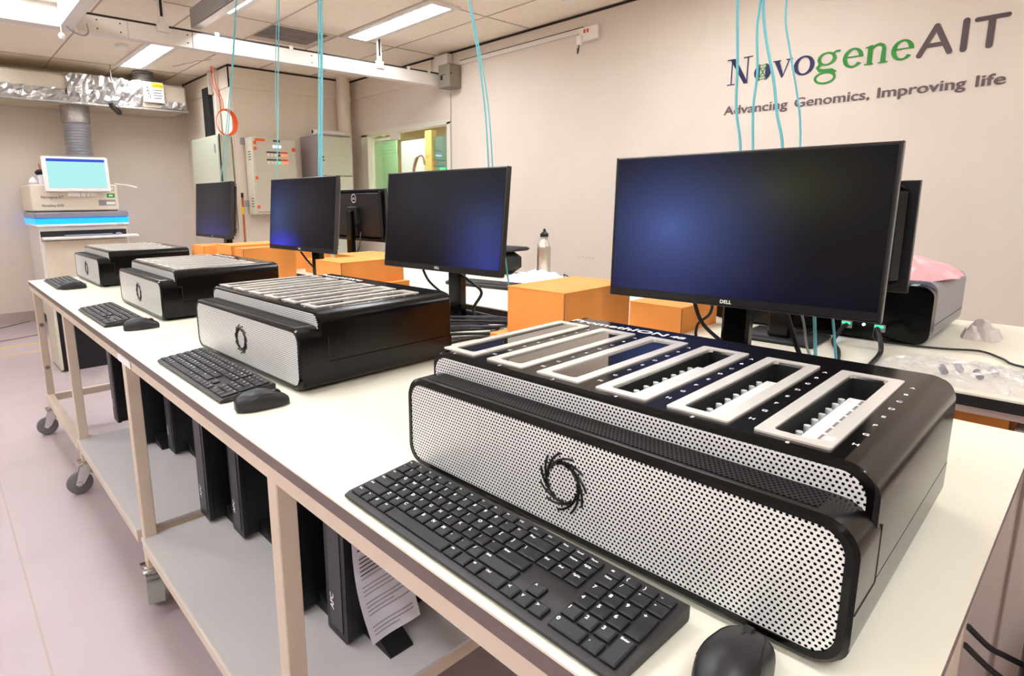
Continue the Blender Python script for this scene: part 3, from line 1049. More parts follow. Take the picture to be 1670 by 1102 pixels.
obj('shaft', MB().cyl((2.60, 6.44, FZ), (2.63, 6.47, 1.40), .012, 'brown_thing', 10), t)
obj('band', MB().cyl((2.620, 6.462, 1.18), (2.624, 6.465, 1.26), .016, 'amber_cap', 10), t)
obj('tip', MB().cyl((2.628, 6.469, 1.36), (2.63, 6.47, 1.41), .014, 'black_matte', 10), t)

# ================================================================== SEQUENCING MACHINE
SX0, SX1, SY0, SY1 = .815, 1.625, 7.10, 7.92
t = thing('sequencing_machine', 'white floor-standing sequencing machine with a glowing blue band and lit screen', 'laboratory machine')
obj('body', MB().cbox((SX0, SY0, FZ+.13), (SX1-.02, SY1, 1.09), .012, 'machine_white'), t)
obj('plinth', MB().box((SX0+.04, SY0+.05, FZ), (SX1-.06, SY1-.04, FZ+.13), 'black_matte'), t, smooth=0)
obj('front_door', MB().cbox((SX0+.03, SY0-.02, FZ+.15), (SX1-.05, SY0, .95), .006, 'machine_cream'), t)
obj('upper_band', MB().cbox((SX0-.02, SY0-.03, 1.085), (SX1, SY1, 1.115), .008, 'machine_white'), t)
obj('light_band', MB().cbox((SX0-.018, SY0-.028, 1.115), (SX1-.002, SY1-.01, 1.168), .004, 'blue_light'), t)
obj('grey_band', MB().cbox((SX0-.02, SY0-.03, 1.168), (SX1, SY1, 1.232), .012, 'machine_grey'), t)
obj('head', MB().cbox((SX0-.02, SY0+.03, 1.24), (1.555, SY1-.02, 1.505), .012, 'machine_cream'), t)
obj('head_gap', MB().box((SX0, SY0+.05, 1.232), (1.54, SY1-.04, 1.242), 'seam_dark'), t, smooth=0)
mb = MB()
yt = SY0+.028
mb.text('Novogene', (.875, yt, 1.365), (1, 0, 0), (0, 0, 1), .040, 'print_dark', width=.14).text('AIT', (1.02, yt, 1.365), (1, 0, 0), (0, 0, 1), .040, 'print_dark', width=.045)
mb.text('NovaSeq 6000', (.875, yt, 1.285), (1, 0, 0), (0, 0, 1), .034, 'print_dark', width=.185, bold=.01)
obj('name_lettering', mb, t, smooth=0)
obj('maker_lettering', MB().text('illumina', (1.50, SY0-.031, 1.092), (1, 0, 0), (0, 0, 1), .018, 'print_dark', width=.065), t, smooth=0)
mb = MB()
mb.box((1.455, yt, 1.44), (1.525, yt+.002, 1.495), 'tray_grey').box((1.460, yt-.001, 1.447), (1.52, yt, 1.488), 'machine_cream')
mb.box((1.45, yt, 1.372), (1.525, yt+.002, 1.415), 'green_sign').box((1.47, yt-.001, 1.385), (1.505, yt, 1.402), 'sign_white')
mb.box((1.37, yt, 1.29), (1.525, yt+.002, 1.35), 'tray_grey').box((1.44, yt-.001, 1.30), (1.52, yt, 1.33), 'sign_white')
obj('sticker', mb, t, smooth=0)
mb = MB().cbox((SX0+.01, SY0-.19, .965), (SX1+.04, SY0-.02, .99), .005, 'machine_white')
mb.box((SX0+.01, SY0-.02, .965), (SX1-.04, SY0+.0, 1.045), 'black_matte')
obj('keyboard_tray', mb, t)
kt = MB().cbox((SX0+.20, SY0-.16, .99), (SX0+.62, SY0-.05, 1.006), .003, 'machine_grey')
obj('tray_keyboard', kt, t)
obj('tray_mouse', MB().lathe([(.035, 0), (.03, .016), (.012, .025)], (SX1-.13, SY0-.10, .99), 'machine_grey'), t)
# tilted display
T_ = Matrix.Translation((1.195, SY0-.02, 1.60)) @ Matrix.Rotation(math.radians(-4), 4, 'Z') @ Matrix.Rotation(math.radians(-6), 4, 'X')
sc_ = obj('display', MB().cbox((-.285, -.012, -.175), (.285, .016, .18), .012, 'machine_white', T_), t)
mb = MB().box((-.245, -.0135, -.135), (.255, -.012, .125), 'screen_lit', T_).box((-.245, -.0135, .125), (.255, -.012, .152), 'screen_bar', T_)
obj('screen', mb, sc_, smooth=0)
obj('display_arm', MB().cyl((1.19, SY0, 1.56), (1.19, SY0+.12, 1.505), .02, 'machine_grey', 10), t)
mb = MB()
for x, wd in ((1.10, .10), (1.21, .04), (1.26, .03), (1.30, .05)):
    mb.box((x, SY0-.02, 1.385), (x+wd, SY0+.0, 1.42), 'machine_white')
obj('button_strip', mb, t, smooth=0)
t = thing('pen_cup', 'pale blue cup with black and red things standing on the sequencing machine', 'cup', (.915, SY0+.12, 1.505))
obj('cup', MB().lathe([(.028, 0), (.036, .09), (.036, .10), (.030, .09)], (0, 0, 0), 'paper_blue', 18), t)
obj('black_cloth', MB().lathe([(.02, .08), (.045, .10), (.05, .12), (.03, .14), (.01, .145)], (-.005, 0, 0), 'black_matte', 9), t)
obj('red_pen', MB().cyl((.0, 0, .10), (-.01, 0, .20), .005, 'sign_red', 8), t)
tag(obj('white_rod', MB().tube([(1.55, 7.2, 1.515), (1.66, 7.15, 1.50), (1.74, 7.10, 1.475)], .008, 'machine_white')), 'white rod sticking out to the right over the sequencing machine', 'rod')
tag(obj('crumpled_tissue', MB().lathe([(.02, 0), (.04, .02), (.03, .05), (.01, .07)], (.845, 7.25, 1.505), 'paper', 7)), 'small crumpled white tissue on the left of the sequencing machine top', 'tissue')


# ================================================================== BENCHES
def caster(parent, x, y, ang, brake):
    c = obj('caster', MB().cbox((x-.035, y-.035, FZ+.142), (x+.035, y+.035, FZ+.150), .002, 'chrome').cyl((x, y, FZ+.13), (x, y, FZ+.142), .026, 'chrome', 16), parent)
    T = Matrix.Translation((x, y, FZ)) @ Matrix.Rotation(ang, 4, 'Z')
    mb = MB()
    for s in (-1, 1):
        P = [(-.028, .13), (.028, .13), (.05, .052), (.036, .048), (.018, .052)]
        mb.prism([(p[0], p[1]) for p in P], 'y', s*.022-.0015, s*.022+.0015, 'chrome', T)
    mb.box((-.03, -.023, .118), (.03, .023, .130), 'caster_grey', T)
    obj('fork', mb, c)
    mb = MB()
    prof = [(.014, -.016), (.040, -.016), (.049, -.011), (.052, 0), (.049, .011), (.040, .016), (.014, .016)]
    n = 28
    vs = []
    for r, yy in prof:
        vs += [T @ Vector((.035+r*math.cos(2*PI*i/n), yy, .052+r*math.sin(2*PI*i/n))) for i in range(n)]
    fs = []
    for k in range(len(prof)-1):
        for i in range(n):
            j = (i+1) % n
            fs.append((k*n+i, k*n+j, k*n+n+j, k*n+n+i))
    fs += [tuple(range(n)), tuple(range((len(prof)-1)*n, len(prof)*n))]
    mb.add(vs, fs, 'rubber_grey')
    a, b = T @ Vector((.035, -.026, .052)), T @ Vector((.035, .026, .052))
    mb.cyl(a, b, .010, 'chrome', 10)
    obj('wheel', mb, c)
    if brake:
        mb = MB().prism([(-.012, .118), (-.045, .10), (-.065, .055), (-.058, .05), (-.03, .085), (-.005, .10)], 'y', -.024, .024, 'caster_grey', T)
        obj('brake_pedal', mb, c)


def bench(label, y0, y1, legs, shelves, x0=.371, x1=1.369, open_rails=()):
    t = thing('work_bench', label, 'bench', (0, 0, 0))
    top = MB().box((x0, y0, TZ-.003), (x1, y1, TZ), 'bench_top')
    top.box((x0+.001, y0+.001, TZ-.024), (x1-.001, y1-.001, TZ-.003), 'bench_edge')
    obj('bench_top', top, t, smooth=0)
    mb = MB()
    for xa in (x0+.002, x1-.040):
        mb.box((xa, y0+.004, TZ-.050), (xa+.036, y1-.004, TZ-.024), 'bench_frame')
    for ya in (y0+.004, y1-.04):
        mb.box((x0+.038, ya, TZ-.050), (x1-.04, ya+.036, TZ-.024), 'bench_frame')
    obj('top_rail', mb, t, smooth=0)
    for ly in legs:
        for lx in (x0+.008, x1-.048):
            obj('leg', MB().cbox((lx, ly, FZ+.150), (lx+.036, ly+.036, TZ-.05), .002, 'bench_frame'), t)
            caster(t, lx+.018, ly+.018, 3.0 if ly > 2 else 1.36, True)
    for (a, b) in shelves:
        sh = obj('lower_shelf', MB().box((x0+.004, a, .275), (x1-.004, b, .285), 'shelf_grey').box((x0, a, .2735), (x0+.004, b, .2865), 'rail_white'), t, smooth=0)
        mb = MB()
        for xa in (x0+.002, x1-.04):
            mb.box((xa, a, .243), (xa+.036, b, .2745), 'bench_frame')
        for ya in (a, b-.036):
            mb.box((x0+.04, ya, .243), (x1-.04, ya+.036, .2745), 'bench_frame')
        obj('shelf_rail', mb, t, smooth=0)
    for (a, b) in open_rails:
        mb = MB()
        for xa in (x0+.002, x1-.04):
            mb.box((xa, a, .225), (xa+.036, b, .262), 'bench_frame')
        mb.box((x0+.04, b-.036, .225), (x1-.04, b, .262), 'bench_frame')
        obj('shelf_rail', mb, t, smooth=0)
    return t


bench('nearest long white-topped mobile bench carrying the two nearest instruments', .055, 1.932, [.10, .883, 1.888], [(.905, 1.90)])
b2 = bench('farther white-topped mobile bench carrying the two farthest instruments', 1.936, 3.92, [2.93, 3.862], [(1.955, 2.95)], open_rails=[(2.96, 3.89)])
for z in (.66, .42):
    obj('leg_screw', MB().cyl((.397, 3.862, z), (.397, 3.854, z), .011, 'chrome', 12), b2)
mb = MB().box((.3705, 1.78, .852), (.371, 1.925, .874), 'paper')
tag(obj('bench_label', mb, smooth=0), 'small white paper label on the front rail of the near bench', 'label')

# rear bench
RX0, RX1 = 1.575, 2.51
t = thing('work_bench', 'white-topped rear bench with a black edge behind the instruments', 'bench')
mb = MB().box((RX0, -.9, TZ-.004), (RX1, 3.7, TZ), 'bench_top').box((RX0+.001, -.899, TZ-.028), (RX1-.001, 3.699, TZ-.004), 'rear_edge')
obj('bench_top', mb, t, smooth=0)
for ly in (-.85, .6, 2.1, 3.62):
    for lx in (RX0+.02, RX1-.06):
        obj('leg', MB().cbox((lx, ly, FZ), (lx+.04, ly+.04, TZ-.028), .002, 'steel_pink'), t)
obj('top_rail', MB().box((RX0+.03, -.85, TZ-.050), (RX0+.06, 3.66, TZ-.028), 'steel_pink'), t, smooth=0)
t = thing('steel_cabinet', 'pinkish steel cabinet under the rear bench at the right edge', 'cabinet', (0, 0, 0))
obj('body', MB().box((1.72, -.62, FZ), (2.3, .50, .72), 'steel_pink'), t, smooth=0)
obj('door', MB().cbox((1.705, -.60, FZ+.04), (1.72, .072, .70), .003, 'steel_pink'), t)
obj('door', MB().cbox((1.705, .078, FZ+.04), (1.72, .48, .70), .003, 'steel_pink'), t)
obj('handle_lip', MB().cbox((1.690, -.30, .612), (1.705, .060, .630), .003, 'chrome'), t)
t = thing('cardboard_box', 'flat orange cardboard box lying on the steel cabinet under the rear bench', 'cardboard box', (0, 0, 0))
obj('body', MB().cbox((1.735, .115, .72), (2.10, .49, .818), .002, 'cardboard'), t)
obj('tape', MB().box((1.734, .30, .72), (2.101, .33, .8185), 'cardboard_edge'), t, smooth=0)
tag(obj('white_block', MB().cbox((1.735, .075, .72), (1.80, .105, .80), .004, 'machine_white')), 'small white block beside the orange box on the steel cabinet', 'block')

# server tower standing on the floor behind the far bench
t = thing('server_tower', 'large black server tower with a beige front edge standing behind the far bench end', 'server tower', (.63, 5.30, FZ))
obj('case', MB().cbox((.02, 0, 0), (.42, .42, .62), .01, 'ups_black'), t)
obj('front_panel', MB().cbox((0, 0, .01), (.02, .42, .61), .006, 'cab_grey'), t)


# ================================================================== UPS TOWERS
def ups_mesh():
    t = thing('power_supply', '', 'power supply', (0, 0, 0), 0, 'black backup power units on the lower shelves')
    obj('case', MB().cbox((.012, .002, .012), (.46, .088, .44), .004, 'ups_black'), t)
    P = rrect(0, .09, .008, .445, .008, 3)
    mb = MB().prism([(p[0], p[1]) for p in P], 'x', 0, .014, 'ups_black')
    mb.box((-.002, .018, .03), (0, .072, .43), 'ups_front')
    obj('front_panel', mb, t)
    obj('badge', MB().text('APC', (-.0035, .052, .075), (0, 0, 1), (0, 1, 0), .022, 'print_white', bold=.03).text('APC', (-.0033, .052, .075), (0, 0, 1), (0, 1, 0), .022, 'print_white'), t, smooth=0)
    for x in (.055, .36):
        mb = MB().prism([(-.090, 0), (.150, 0), (.150, .005), (.10, .045), (-.01, .045), (-.090, .005)], 'x', x, x+.065, 'black_matte')
        obj('foot', mb, t)
    return t


ups = ups_mesh()
UPS = [(.552, 3.010, 'backup power unit by the far bench leg, farthest of the row'),
       (.563, 2.655, 'backup power unit mostly hidden behind the joining bench legs'),
       (.640, 2.462, 'backup power unit just right of the joining bench legs on the far shelf'),
       (.560, 1.832, 'backup power unit at the left end of the near shelf'),
       (.602, 1.660, 'backup power unit second from the left on the near shelf'),
       (.570, 1.238, 'backup power unit mostly hidden behind the near bench leg'),
       (.603, 1.066, 'nearest backup power unit, with a paper sheet hanging on its side')]
for i, (x, y, lb) in enumerate(UPS):
    if i == 0:
        ups.location = (x, y, .285)
        ups['label'] = lb
    else:
        dup(ups, (x, y, .285), 0, lb)
# paper sheet on the side of the nearest unit
t = thing('instruction_sheet', 'creased white printed sheet hanging from the nearest backup power unit', 'paper sheet')
n = 8
A = []
Yp = 1.040
c0 = [(.628, .575), (.665, .290), (.805, .318), (.775, .62)]
bl, br, tl, tr = Vector((.611, .972, .349)), Vector((.741, .972, .360)), Vector((.616, 1.050, .583)), Vector((.762, 1.050, .62))
vs, fs = [], []
for i in range(n+1):
    for k in range(n+1):
        u, v = i/n, k/n
        p = bl.lerp(br, u).lerp(tl.lerp(tr, u), v)
        p = Vector((p.x-.012*math.sin(PI*v), p.y+.003*math.sin(1.6*PI*u+v*2), p.z))
        vs.append(p)
for i in range(n):
    for k in range(n):
        a = i*(n+1)+k
        fs.append((a, a+n+1, a+n+2, a+1))
obj('sheet', MB().add(vs, fs, 'paper_blue'), t)


def sheet_pt(u, v, e=-.0015):
    p = bl.lerp(br, u).lerp(tl.lerp(tr, u), v)
    return Vector((p.x-.012*math.sin(PI*v), p.y+.003*math.sin(1.6*PI*u+v*2)+e, p.z))


mb = MB()
for k in range(20):
    v = .06+.035*k
    if k in (3, 4, 9, 13):
        continue
    u1 = .9 if k % 3 else .6
    us = [.1+(u1-.1)*i/8 for i in range(9)]
    a = [sheet_pt(u, v) for u in us]
    b = [sheet_pt(u, v+.010) for u in us]
    mb.add(a+b, [(i, i+1, 10+i, 9+i) for i in range(8)], 'print_dark' if k > 14 else 'tray_grey')
for k in range(4):
    a = [sheet_pt(.08, .80+.035*k), sheet_pt(.34, .80+.035*k), sheet_pt(.34, .815+.035*k), sheet_pt(.08, .815+.035*k)]
    mb.add(a, [(0, 1, 2, 3)], 'print_dark')
obj('printing', mb, t, smooth=0)


# ================================================================== SEQUENCING INSTRUMENT (six-slot box)
W, D, H, H1, UPX, HS = .59, .433, .1745, .1427, .0514, .062
SP, SW, SL, SX, SY = .0936, .0686, .2968, .0672, .0437
RT = .030            # top corner radius


def make_instrument(covered):
    t = thing('sequencing_instrument', '', 'laboratory instrument', (0, 0, 0), 0, 'black six-slot sequencing instruments along the benches')
    # base
    P = rrect(0, W, .006, HS-.0008, (.022, .022, 0, 0))
    mb = MB().prism(P, 'x', .010, D, 'black_shell')
    obj('base_shell', mb, t)
    # front fascia block
    P = rrect(-.0008, W+.0008, .0052, H1, .030)
    Pi = rrect(.0030, W-.0030, .0090, H1-.0035, .0275)
    Pm = rrect(.0090, W-.0090, .0150, H1-.0090, .023)
    mb = MB()
    n = len(P)
    mb.prism(P, 'x', .004, .070, 'black_shell', cap=False)
    vs = [(.004, p[0], p[1]) for p in P]+[(0, p[0], p[1]) for p in Pi]+[(0, p[0], p[1]) for p in Pm]+[(.003, p[0], p[1]) for p in Pm]
    fs = []
    for k in range(3):
        fs += [(k*n+(i+1) % n, k*n+i, k*n+n+i, k*n+n+(i+1) % n) for i in range(n)]
    fs.append(tuple(range(3*n, 4*n)))
    mb.add(vs, fs, 'black_gloss')
    mb.add([(.070, p[0], p[1]) for p in P], [tuple(range(n))], 'black_shell')
    fa = obj('front_fascia', mb, t)
    for ya, yb in ((-.0012, -.0002), (W+.0002, W+.0012)):
        mb = MB()
        mb.box((.006, ya, HS-.0009), (.0705, yb, HS+.0009), 'black_inside')
        mb.box((.0692, ya, HS), (.0712, yb, H1-.024), 'black_inside')
        obj('housing_seam', mb, t, smooth=0)
    P2 = rrect(.0095, W-.0095, .0155, H1-.0095, .0225)
    obj('grille_panel', MB().prism(P2, 'x', .0012, .0029, 'front_mesh'), t)
    mb = MB().box((.012, .035, H1-.0002), (.049, W-.035, H1+.0006), 'ledge_mesh')
    obj('ledge_grille', mb, t, smooth=0)
    # emblem
    mb = MB()
    cy, cz = W/2, H1/2+.003
    for k in range(11):
        th = 2*PI*k/11
        for (r0, r1, a1, w0) in ((.0228, .0365, 1.45, .0015), (.0250, .0335, 1.15, .0010)):
            pts = []
            for i in range(13):
                s = i/12
                r = r0+(r1-r0)*s**1.7
                a = th+a1*s+(.12 if r0 > .024 else 0)
                pts.append((.0004, cy+r*math.cos(a)*.93, cz+r*math.sin(a)))
            mb.tube(pts, w0, 'emblem_black', 5, 0)
    obj('emblem', mb, t)
    # main shell: rounded top corners, recessed slots
    mb = MB()
    x0, x1 = UPX, D
    arcR = [(RT-RT*math.sin(PI/2*i/8) if False else RT*(1-math.sin(PI/2*i/8)), H-RT+RT*math.cos(PI/2*(1-i/8)) if False else H-RT*(1-math.cos(PI/2*(8-i)/8))) for i in range(9)]
    # profile from (0,HS) up, round, flat top, round, down to (W,HS)
    left = [(0, HS+.0008), (0, H-RT)] + [(RT-RT*math.cos(PI/2*i/8), H-RT+RT*math.sin(PI/2*i/8)) for i in range(1, 9)]
    right = [(W-p[0], p[1]) for p in reversed(left)]
    for side in (left, right):
        m_ = len(side)
        vs = [(x0+.004, p[0], p[1]) for p in side]+[(x1-.004, p[0], p[1]) for p in side]
        mb.add(vs, [(i, m_+i, m_+i+1, i+1) for i in range(m_-1)], 'black_shell')
    us = [RT]
    for k in range(6):
        u0 = SY+SP*k
        us += [u0+.0140, u0+SW-.0140]
    us.append(W-RT)
    vx = [x0+.004, SX+.0135, SX+SL-.0125, x1-.004]
    for a in range(len(us)-1):
        for b in range(3):
            hole = (a % 2 == 1) and b == 1
            q = [(vx[b], us[a]), (vx[b+1], us[a]), (vx[b+1], us[a+1]), (vx[b], us[a+1])]
            if not hole:
                mb.add([(p[0], p[1], H) for p in q], [(0, 1, 2, 3)], 'black_plate')
            else:
                zb = H-.034
                mb.add([(p[0], p[1], H) for p in q]+[(p[0], p[1], zb) for p in q], [(0, 1, 5, 4), (1, 2, 6, 5), (2, 3, 7, 6), (3, 0, 4, 7), (4, 5, 6, 7)], 'black_inside')
    prof = left+right
    rim = [(min(max(p[0], .004), W-.004), min(p[1], H-.004)) for p in prof]
    m_ = len(prof)
    for xe, xo in ((x0+.004, x0), (x1-.004, x1)):
        vs = [(xe, p[0], p[1]) for p in prof]+[(xo, p[0], p[1]) for p in rim]
        mb.add(vs, [(i, i+1, m_+i+1, m_+i) for i in range(m_-1)] + [tuple(range(m_, 2*m_))], 'black_gloss' if xo == x0 else 'black_shell')
    mb.add([(x0, 0, HS+.0008), (x1, 0, HS+.0008), (x1, W, HS+.0008), (x0, W, HS+.0008)], [(0, 3, 2, 1)], 'black_shell')
    obj('top_shell', mb, t)
    P3 = rrect(.0095, W-.0095, HS, H-.0085, (0, 0, .0225, .0225))
    obj('grille_panel', MB().prism(P3, 'x', UPX-.0012, UPX+.0002, 'front_mesh'), t)
    # slots
    for k in range(6):
        u0 = SY+SP*k
        fo = rrect(SX, SX+SL, u0, u0+SW, .003, 2)
        fi = rrect(SX+.0135, SX+SL-.0125, u0+.014, u0+SW-.014, .0055, 2)
        mb = MB()
        ringfill(mb, fo, fi, 'z', H+.0022, 'silver_frame')
        mb.prism(fo, 'z', H+.0001, H+.0022, 'silver_frame', cap=False)
        mb.prism(fi, 'z', H-.003, H+.0022, 'silver_frame', cap=False)
        for j in range(3):
            mb.box((SX+.020+.004*j, u0+.0035, H+.0022), (SX+.0222+.004*j, u0+.0115, H+.0025), 'strip_white')
        fr = obj('slot_frame', mb, t)
        if k >= covered:
            obj('glass_cover', MB().box((SX+.0135, u0+.014, H-.0012), (SX+SL-.0125, u0+SW-.014, H-.0004), 'cover_glass'), fr, smooth=0)
        # flow cell row
        if k >= covered:
            continue
        mb = MB().cbox((SX+.018, u0+.0165, H-.026), (SX+.21, u0+.038, H-.008), .001, 'strip_white')
        for j in range(8):
            mb.box((SX+.020+.0240*j, u0+.0158, H-.0082), (SX+.036+.0240*j, u0+.0235, H-.0074), 'strip_dark')
            mb.cyl((SX+.030+.0240*j, u0+.0425, H-.026), (SX+.030+.0240*j, u0+.0425, H-.0085), .0036, 'knob_clear', 10)
        obj('flow_cell', mb, t)
    # lettering
    mb = MB()
    R_, Uu = (0, -1, 0), (1, 0, 0)
    for k in range(6):
        u0 = SY+SP*k
        mb.text(str(6-k), (.0575, u0+SW/2, H+.0003), R_, Uu, .008, 'print_white', center=True, bold=.02)
        for j, ch in enumerate('HGFEDCBA'):
            mb.text(ch, (SX+.030+.0345*j, u0-.0115, H+.0003), R_, Uu, .0085, 'print_white', center=True, bold=.02)
    obj('slot_lettering', mb, t, smooth=0)
    mb = MB().text('PromethION', (.386, .569, H+.0004), R_, Uu, .029, 'print_white', width=.190, bold=.02)
    mb.text('48', (.388, .372, H+.0004), R_, Uu, .020, 'print_white', width=.026, bold=.03)
    obj('name_lettering', mb, t, smooth=0)
    for (x, y) in ((.035, .05), (.035, W-.05), (D-.05, .05), (D-.05, W-.05)):
        obj('rubber_foot', MB().cyl((x, y, 0), (x, y, .008), .014, 'black_matte', 14), t)
    return t


dev = make_instrument(3)
dev2 = make_instrument(0)
DEV = [(.528, .108, .973, 'nearest black six-slot sequencing instrument, filling the foreground'),
       (.549, 1.113, 1.451, 'second six-slot sequencing instrument from the camera'),
       (.570, 2.166, -.078, 'third six-slot sequencing instrument from the camera'),
       (.601, 3.306, .424, 'farthest six-slot sequencing instrument, in front of the white machine')]
for i, (x, y, a, lb) in enumerate(DEV):
    if i == 0:
        dev.location = (x, y, TZ)
        dev.rotation_euler = (0, 0, math.radians(a))
        dev['label'] = lb
    elif i == 1:
        dev2.location = (x, y, TZ)
        dev2.rotation_euler = (0, 0, math.radians(a))
        dev2['label'] = lb
    else:
        dup(dev2, (x, y, TZ), math.radians(a), lb)


# ================================================================== KEYBOARDS
def make_keyboard():
    t = thing('computer_keyboard', '', 'keyboard', (0, 0, 0), 0, 'black full-size keyboards in front of the instruments')
    Lx, Ly = .437, .121
    mb = MB()
    P = [(-Ly/2, .003), (Ly/2-.002, .003), (Ly/2, .006), (Ly/2, .019), (Ly/2-.003, .0205), (-Ly/2+.008, .0100), (-Ly/2, .0065)]
    mb.prism(P, 'x', -Lx/2, Lx/2, 'kb_body')
    obj('body', mb, t)
    mb = MB()
    for x in (-.17, .17):
        mb.box((x-.02, .03, 0), (x+.02, .05, .004), 'black_matte').box((x-.02, -.05, 0), (x+.02, -.04, .004), 'black_matte')
    obj('rubber_foot', mb, t, smooth=0)
    sl = (.0205-.0100)/(Ly-.011)
    keys = []
    U = .019
    X0 = -Lx/2+.0055
    rowy = [Ly/2-.0145, Ly/2-.0145-.0150, Ly/2-.0145-.0150-U, Ly/2-.0145-.0150-2*U, Ly/2-.0145-.0150-3*U, Ly/2-.0145-.0150-4*U]

    def key(cx, row, wu, txt='', hu=1.0, dy=0.0):
        keys.append((cx*U+X0, rowy[row]+dy, wu*U-.0030, (.0110 if row == 0 else hu*U-.0030), txt))
    r = ['Esc', None, 'F1', 'F2', 'F3', 'F4', None, 'F5', 'F6', 'F7', 'F8', None, 'F9', 'F10', 'F11', 'F12']
    for k, s_ in enumerate(['Esc', 'F1', 'F2', 'F3', 'F4', 'F5', 'F6', 'F7', 'F8', 'F9', 'F10', 'F11', 'F12']):
        key(.577+k*1.1538, 0, 1.1538, s_)
    for k, s_ in enumerate("`1234567890-="):
        key(.5+k, 1, 1, s_)
    key(14, 1, 2, 'Bksp')
    key(.75, 2, 1.5, 'Tab')
    for k, s_ in enumerate('QWERTYUIOP[]'):
        key(2+k, 2, 1, s_)
    key(14.25, 2, 1.5, '\\')
    key(.875, 3, 1.75, 'Caps')
    for k, s_ in enumerate("ASDFGHJKL;'"):
        key(2.25+k, 3, 1, s_)
    key(13.875, 3, 2.25, 'Enter')
    key(1.125, 4, 2.25, 'Shift')
    for k, s_ in enumerate('ZXCVBNM,./'):
        key(2.75+k, 4, 1, s_)
    key(13.625, 4, 2.75, 'Shift')
    for cx, wu, s_ in ((.625, 1.25, 'Ctrl'), (1.75, 1, 'Fn'), (2.75, 1, '#'), (3.75, 1, 'Alt'), (7.25, 6, ''), (10.75, 1, 'Alt'), (11.75, 1, ''), (12.75, 1, '='), (14.125, 1.75, 'Ctrl')):
        key(cx, 5, wu, s_)
    nx = 15.45
    for k, s_ in enumerate(('Print', 'Scroll', 'Pause')):
        key(nx+k+.05, 0, 1, s_)
    for k, s_ in enumerate(('Ins', 'Home', 'PgUp')):
        key(nx+k+.05, 1, 1, s_)
    for k, s_ in enumerate(('Del', 'End', 'PgDn')):
        key(nx+k+.05, 2, 1, s_)
    key(nx+1.05, 4, 1, '^')
    for k, s_ in enumerate(('<', 'v', '>')):
        key(nx+k+.05, 5, 1, s_)
    px = 18.85
    for k, s_ in enumerate(('=', '(', ')', '-')):
        key(px+k, 0, 1, s_)
    for k, s_ in enumerate(('Num', '/', '*', '-')):
        key(px+k, 1, 1, s_)
    for rr, row in ((2, '789'), (3, '456'), (4, '123')):
        for k, s_ in enumerate(row):
            key(px+k, rr, 1, s_)
    key(px+3, 2, 1, '+', 2, -.0095)
    key(px+.5, 5, 2, '0')
    key(px+2, 5, 1, '.')
    key(px+3, 4, 1, 'Enter', 2, -.0095)
    rest = MB()
    order = sorted(range(len(keys)), key=lambda i: -keys[i][2]*keys[i][3])
    keep = set(order[:100])
    for i, (cx, cy, wx, wy, s_) in enumerate(keys):
        z0 = .0100+(cy+Ly/2-.008)*sl-.0005
        T = Matrix.Translation((cx, cy, z0)) @ Matrix.Rotation(math.atan(sl), 4, 'X')
        mb = MB() if i in keep else rest
        hw, hh = wx/2, wy/2
        lo = [(-hw, -hh, 0), (hw, -hh, 0), (hw, hh, 0), (-hw, hh, 0)]
        c = .0016
        mid = [(-hw, -hh, .0032), (hw, -hh, .0032), (hw, hh, .0032), (-hw, hh, .0032)]
        hi = [(-hw+c, -hh+c, .0042), (hw-c, -hh+c, .0042), (hw-c, hh-c, .0042), (-hw+c, hh-c, .0042)]
        vs = [T @ Vector(p) for p in lo+mid+hi]
        fs = [(8, 9, 10, 11)]
        for k in range(4):
            j = (k+1) % 4
            fs += [(k, j, 4+j, 4+k), (4+k, 4+j, 8+j, 8+k)]
        mb.add(vs, fs, 'key_black')
        if s_:
            sz = .0066 if len(s_) == 1 else (.0040 if wy > .012 else .0036)
            o = T @ Vector((-hw+.0025, hh-.0025-sz*.7, .00435))
            mb.text(s_, o, (1, 0, 0), (T.to_3x3() @ Vector((0, 1, 0))), sz, 'print_white', bold=.03)
        if i in keep:
            obj('key', mb, t, smooth=25)
    if rest.v:
        o = obj('key', rest, t, smooth=25)
        o['kind'] = 'stuff'
    return t


kb = make_keyboard()
KB = [(.443, .449, -.4, 'nearest black keyboard with legible white legends'), (.460, 1.395, 0, 'second black keyboard from the camera'),
      (.456, 2.424, .3, 'third black keyboard from the camera'), (.490, 3.590, 0, 'farthest black keyboard, at the end of the far bench')]
for i, (x, y, a, lb) in enumerate(KB):
    rz = -PI/2+math.radians(a)
    if i == 0:
        kb.location = (x, y, TZ)
        kb.rotation_euler = (0, 0, rz)
        kb['label'] = lb
    else:
        dup(kb, (x, y, TZ), rz, lb)


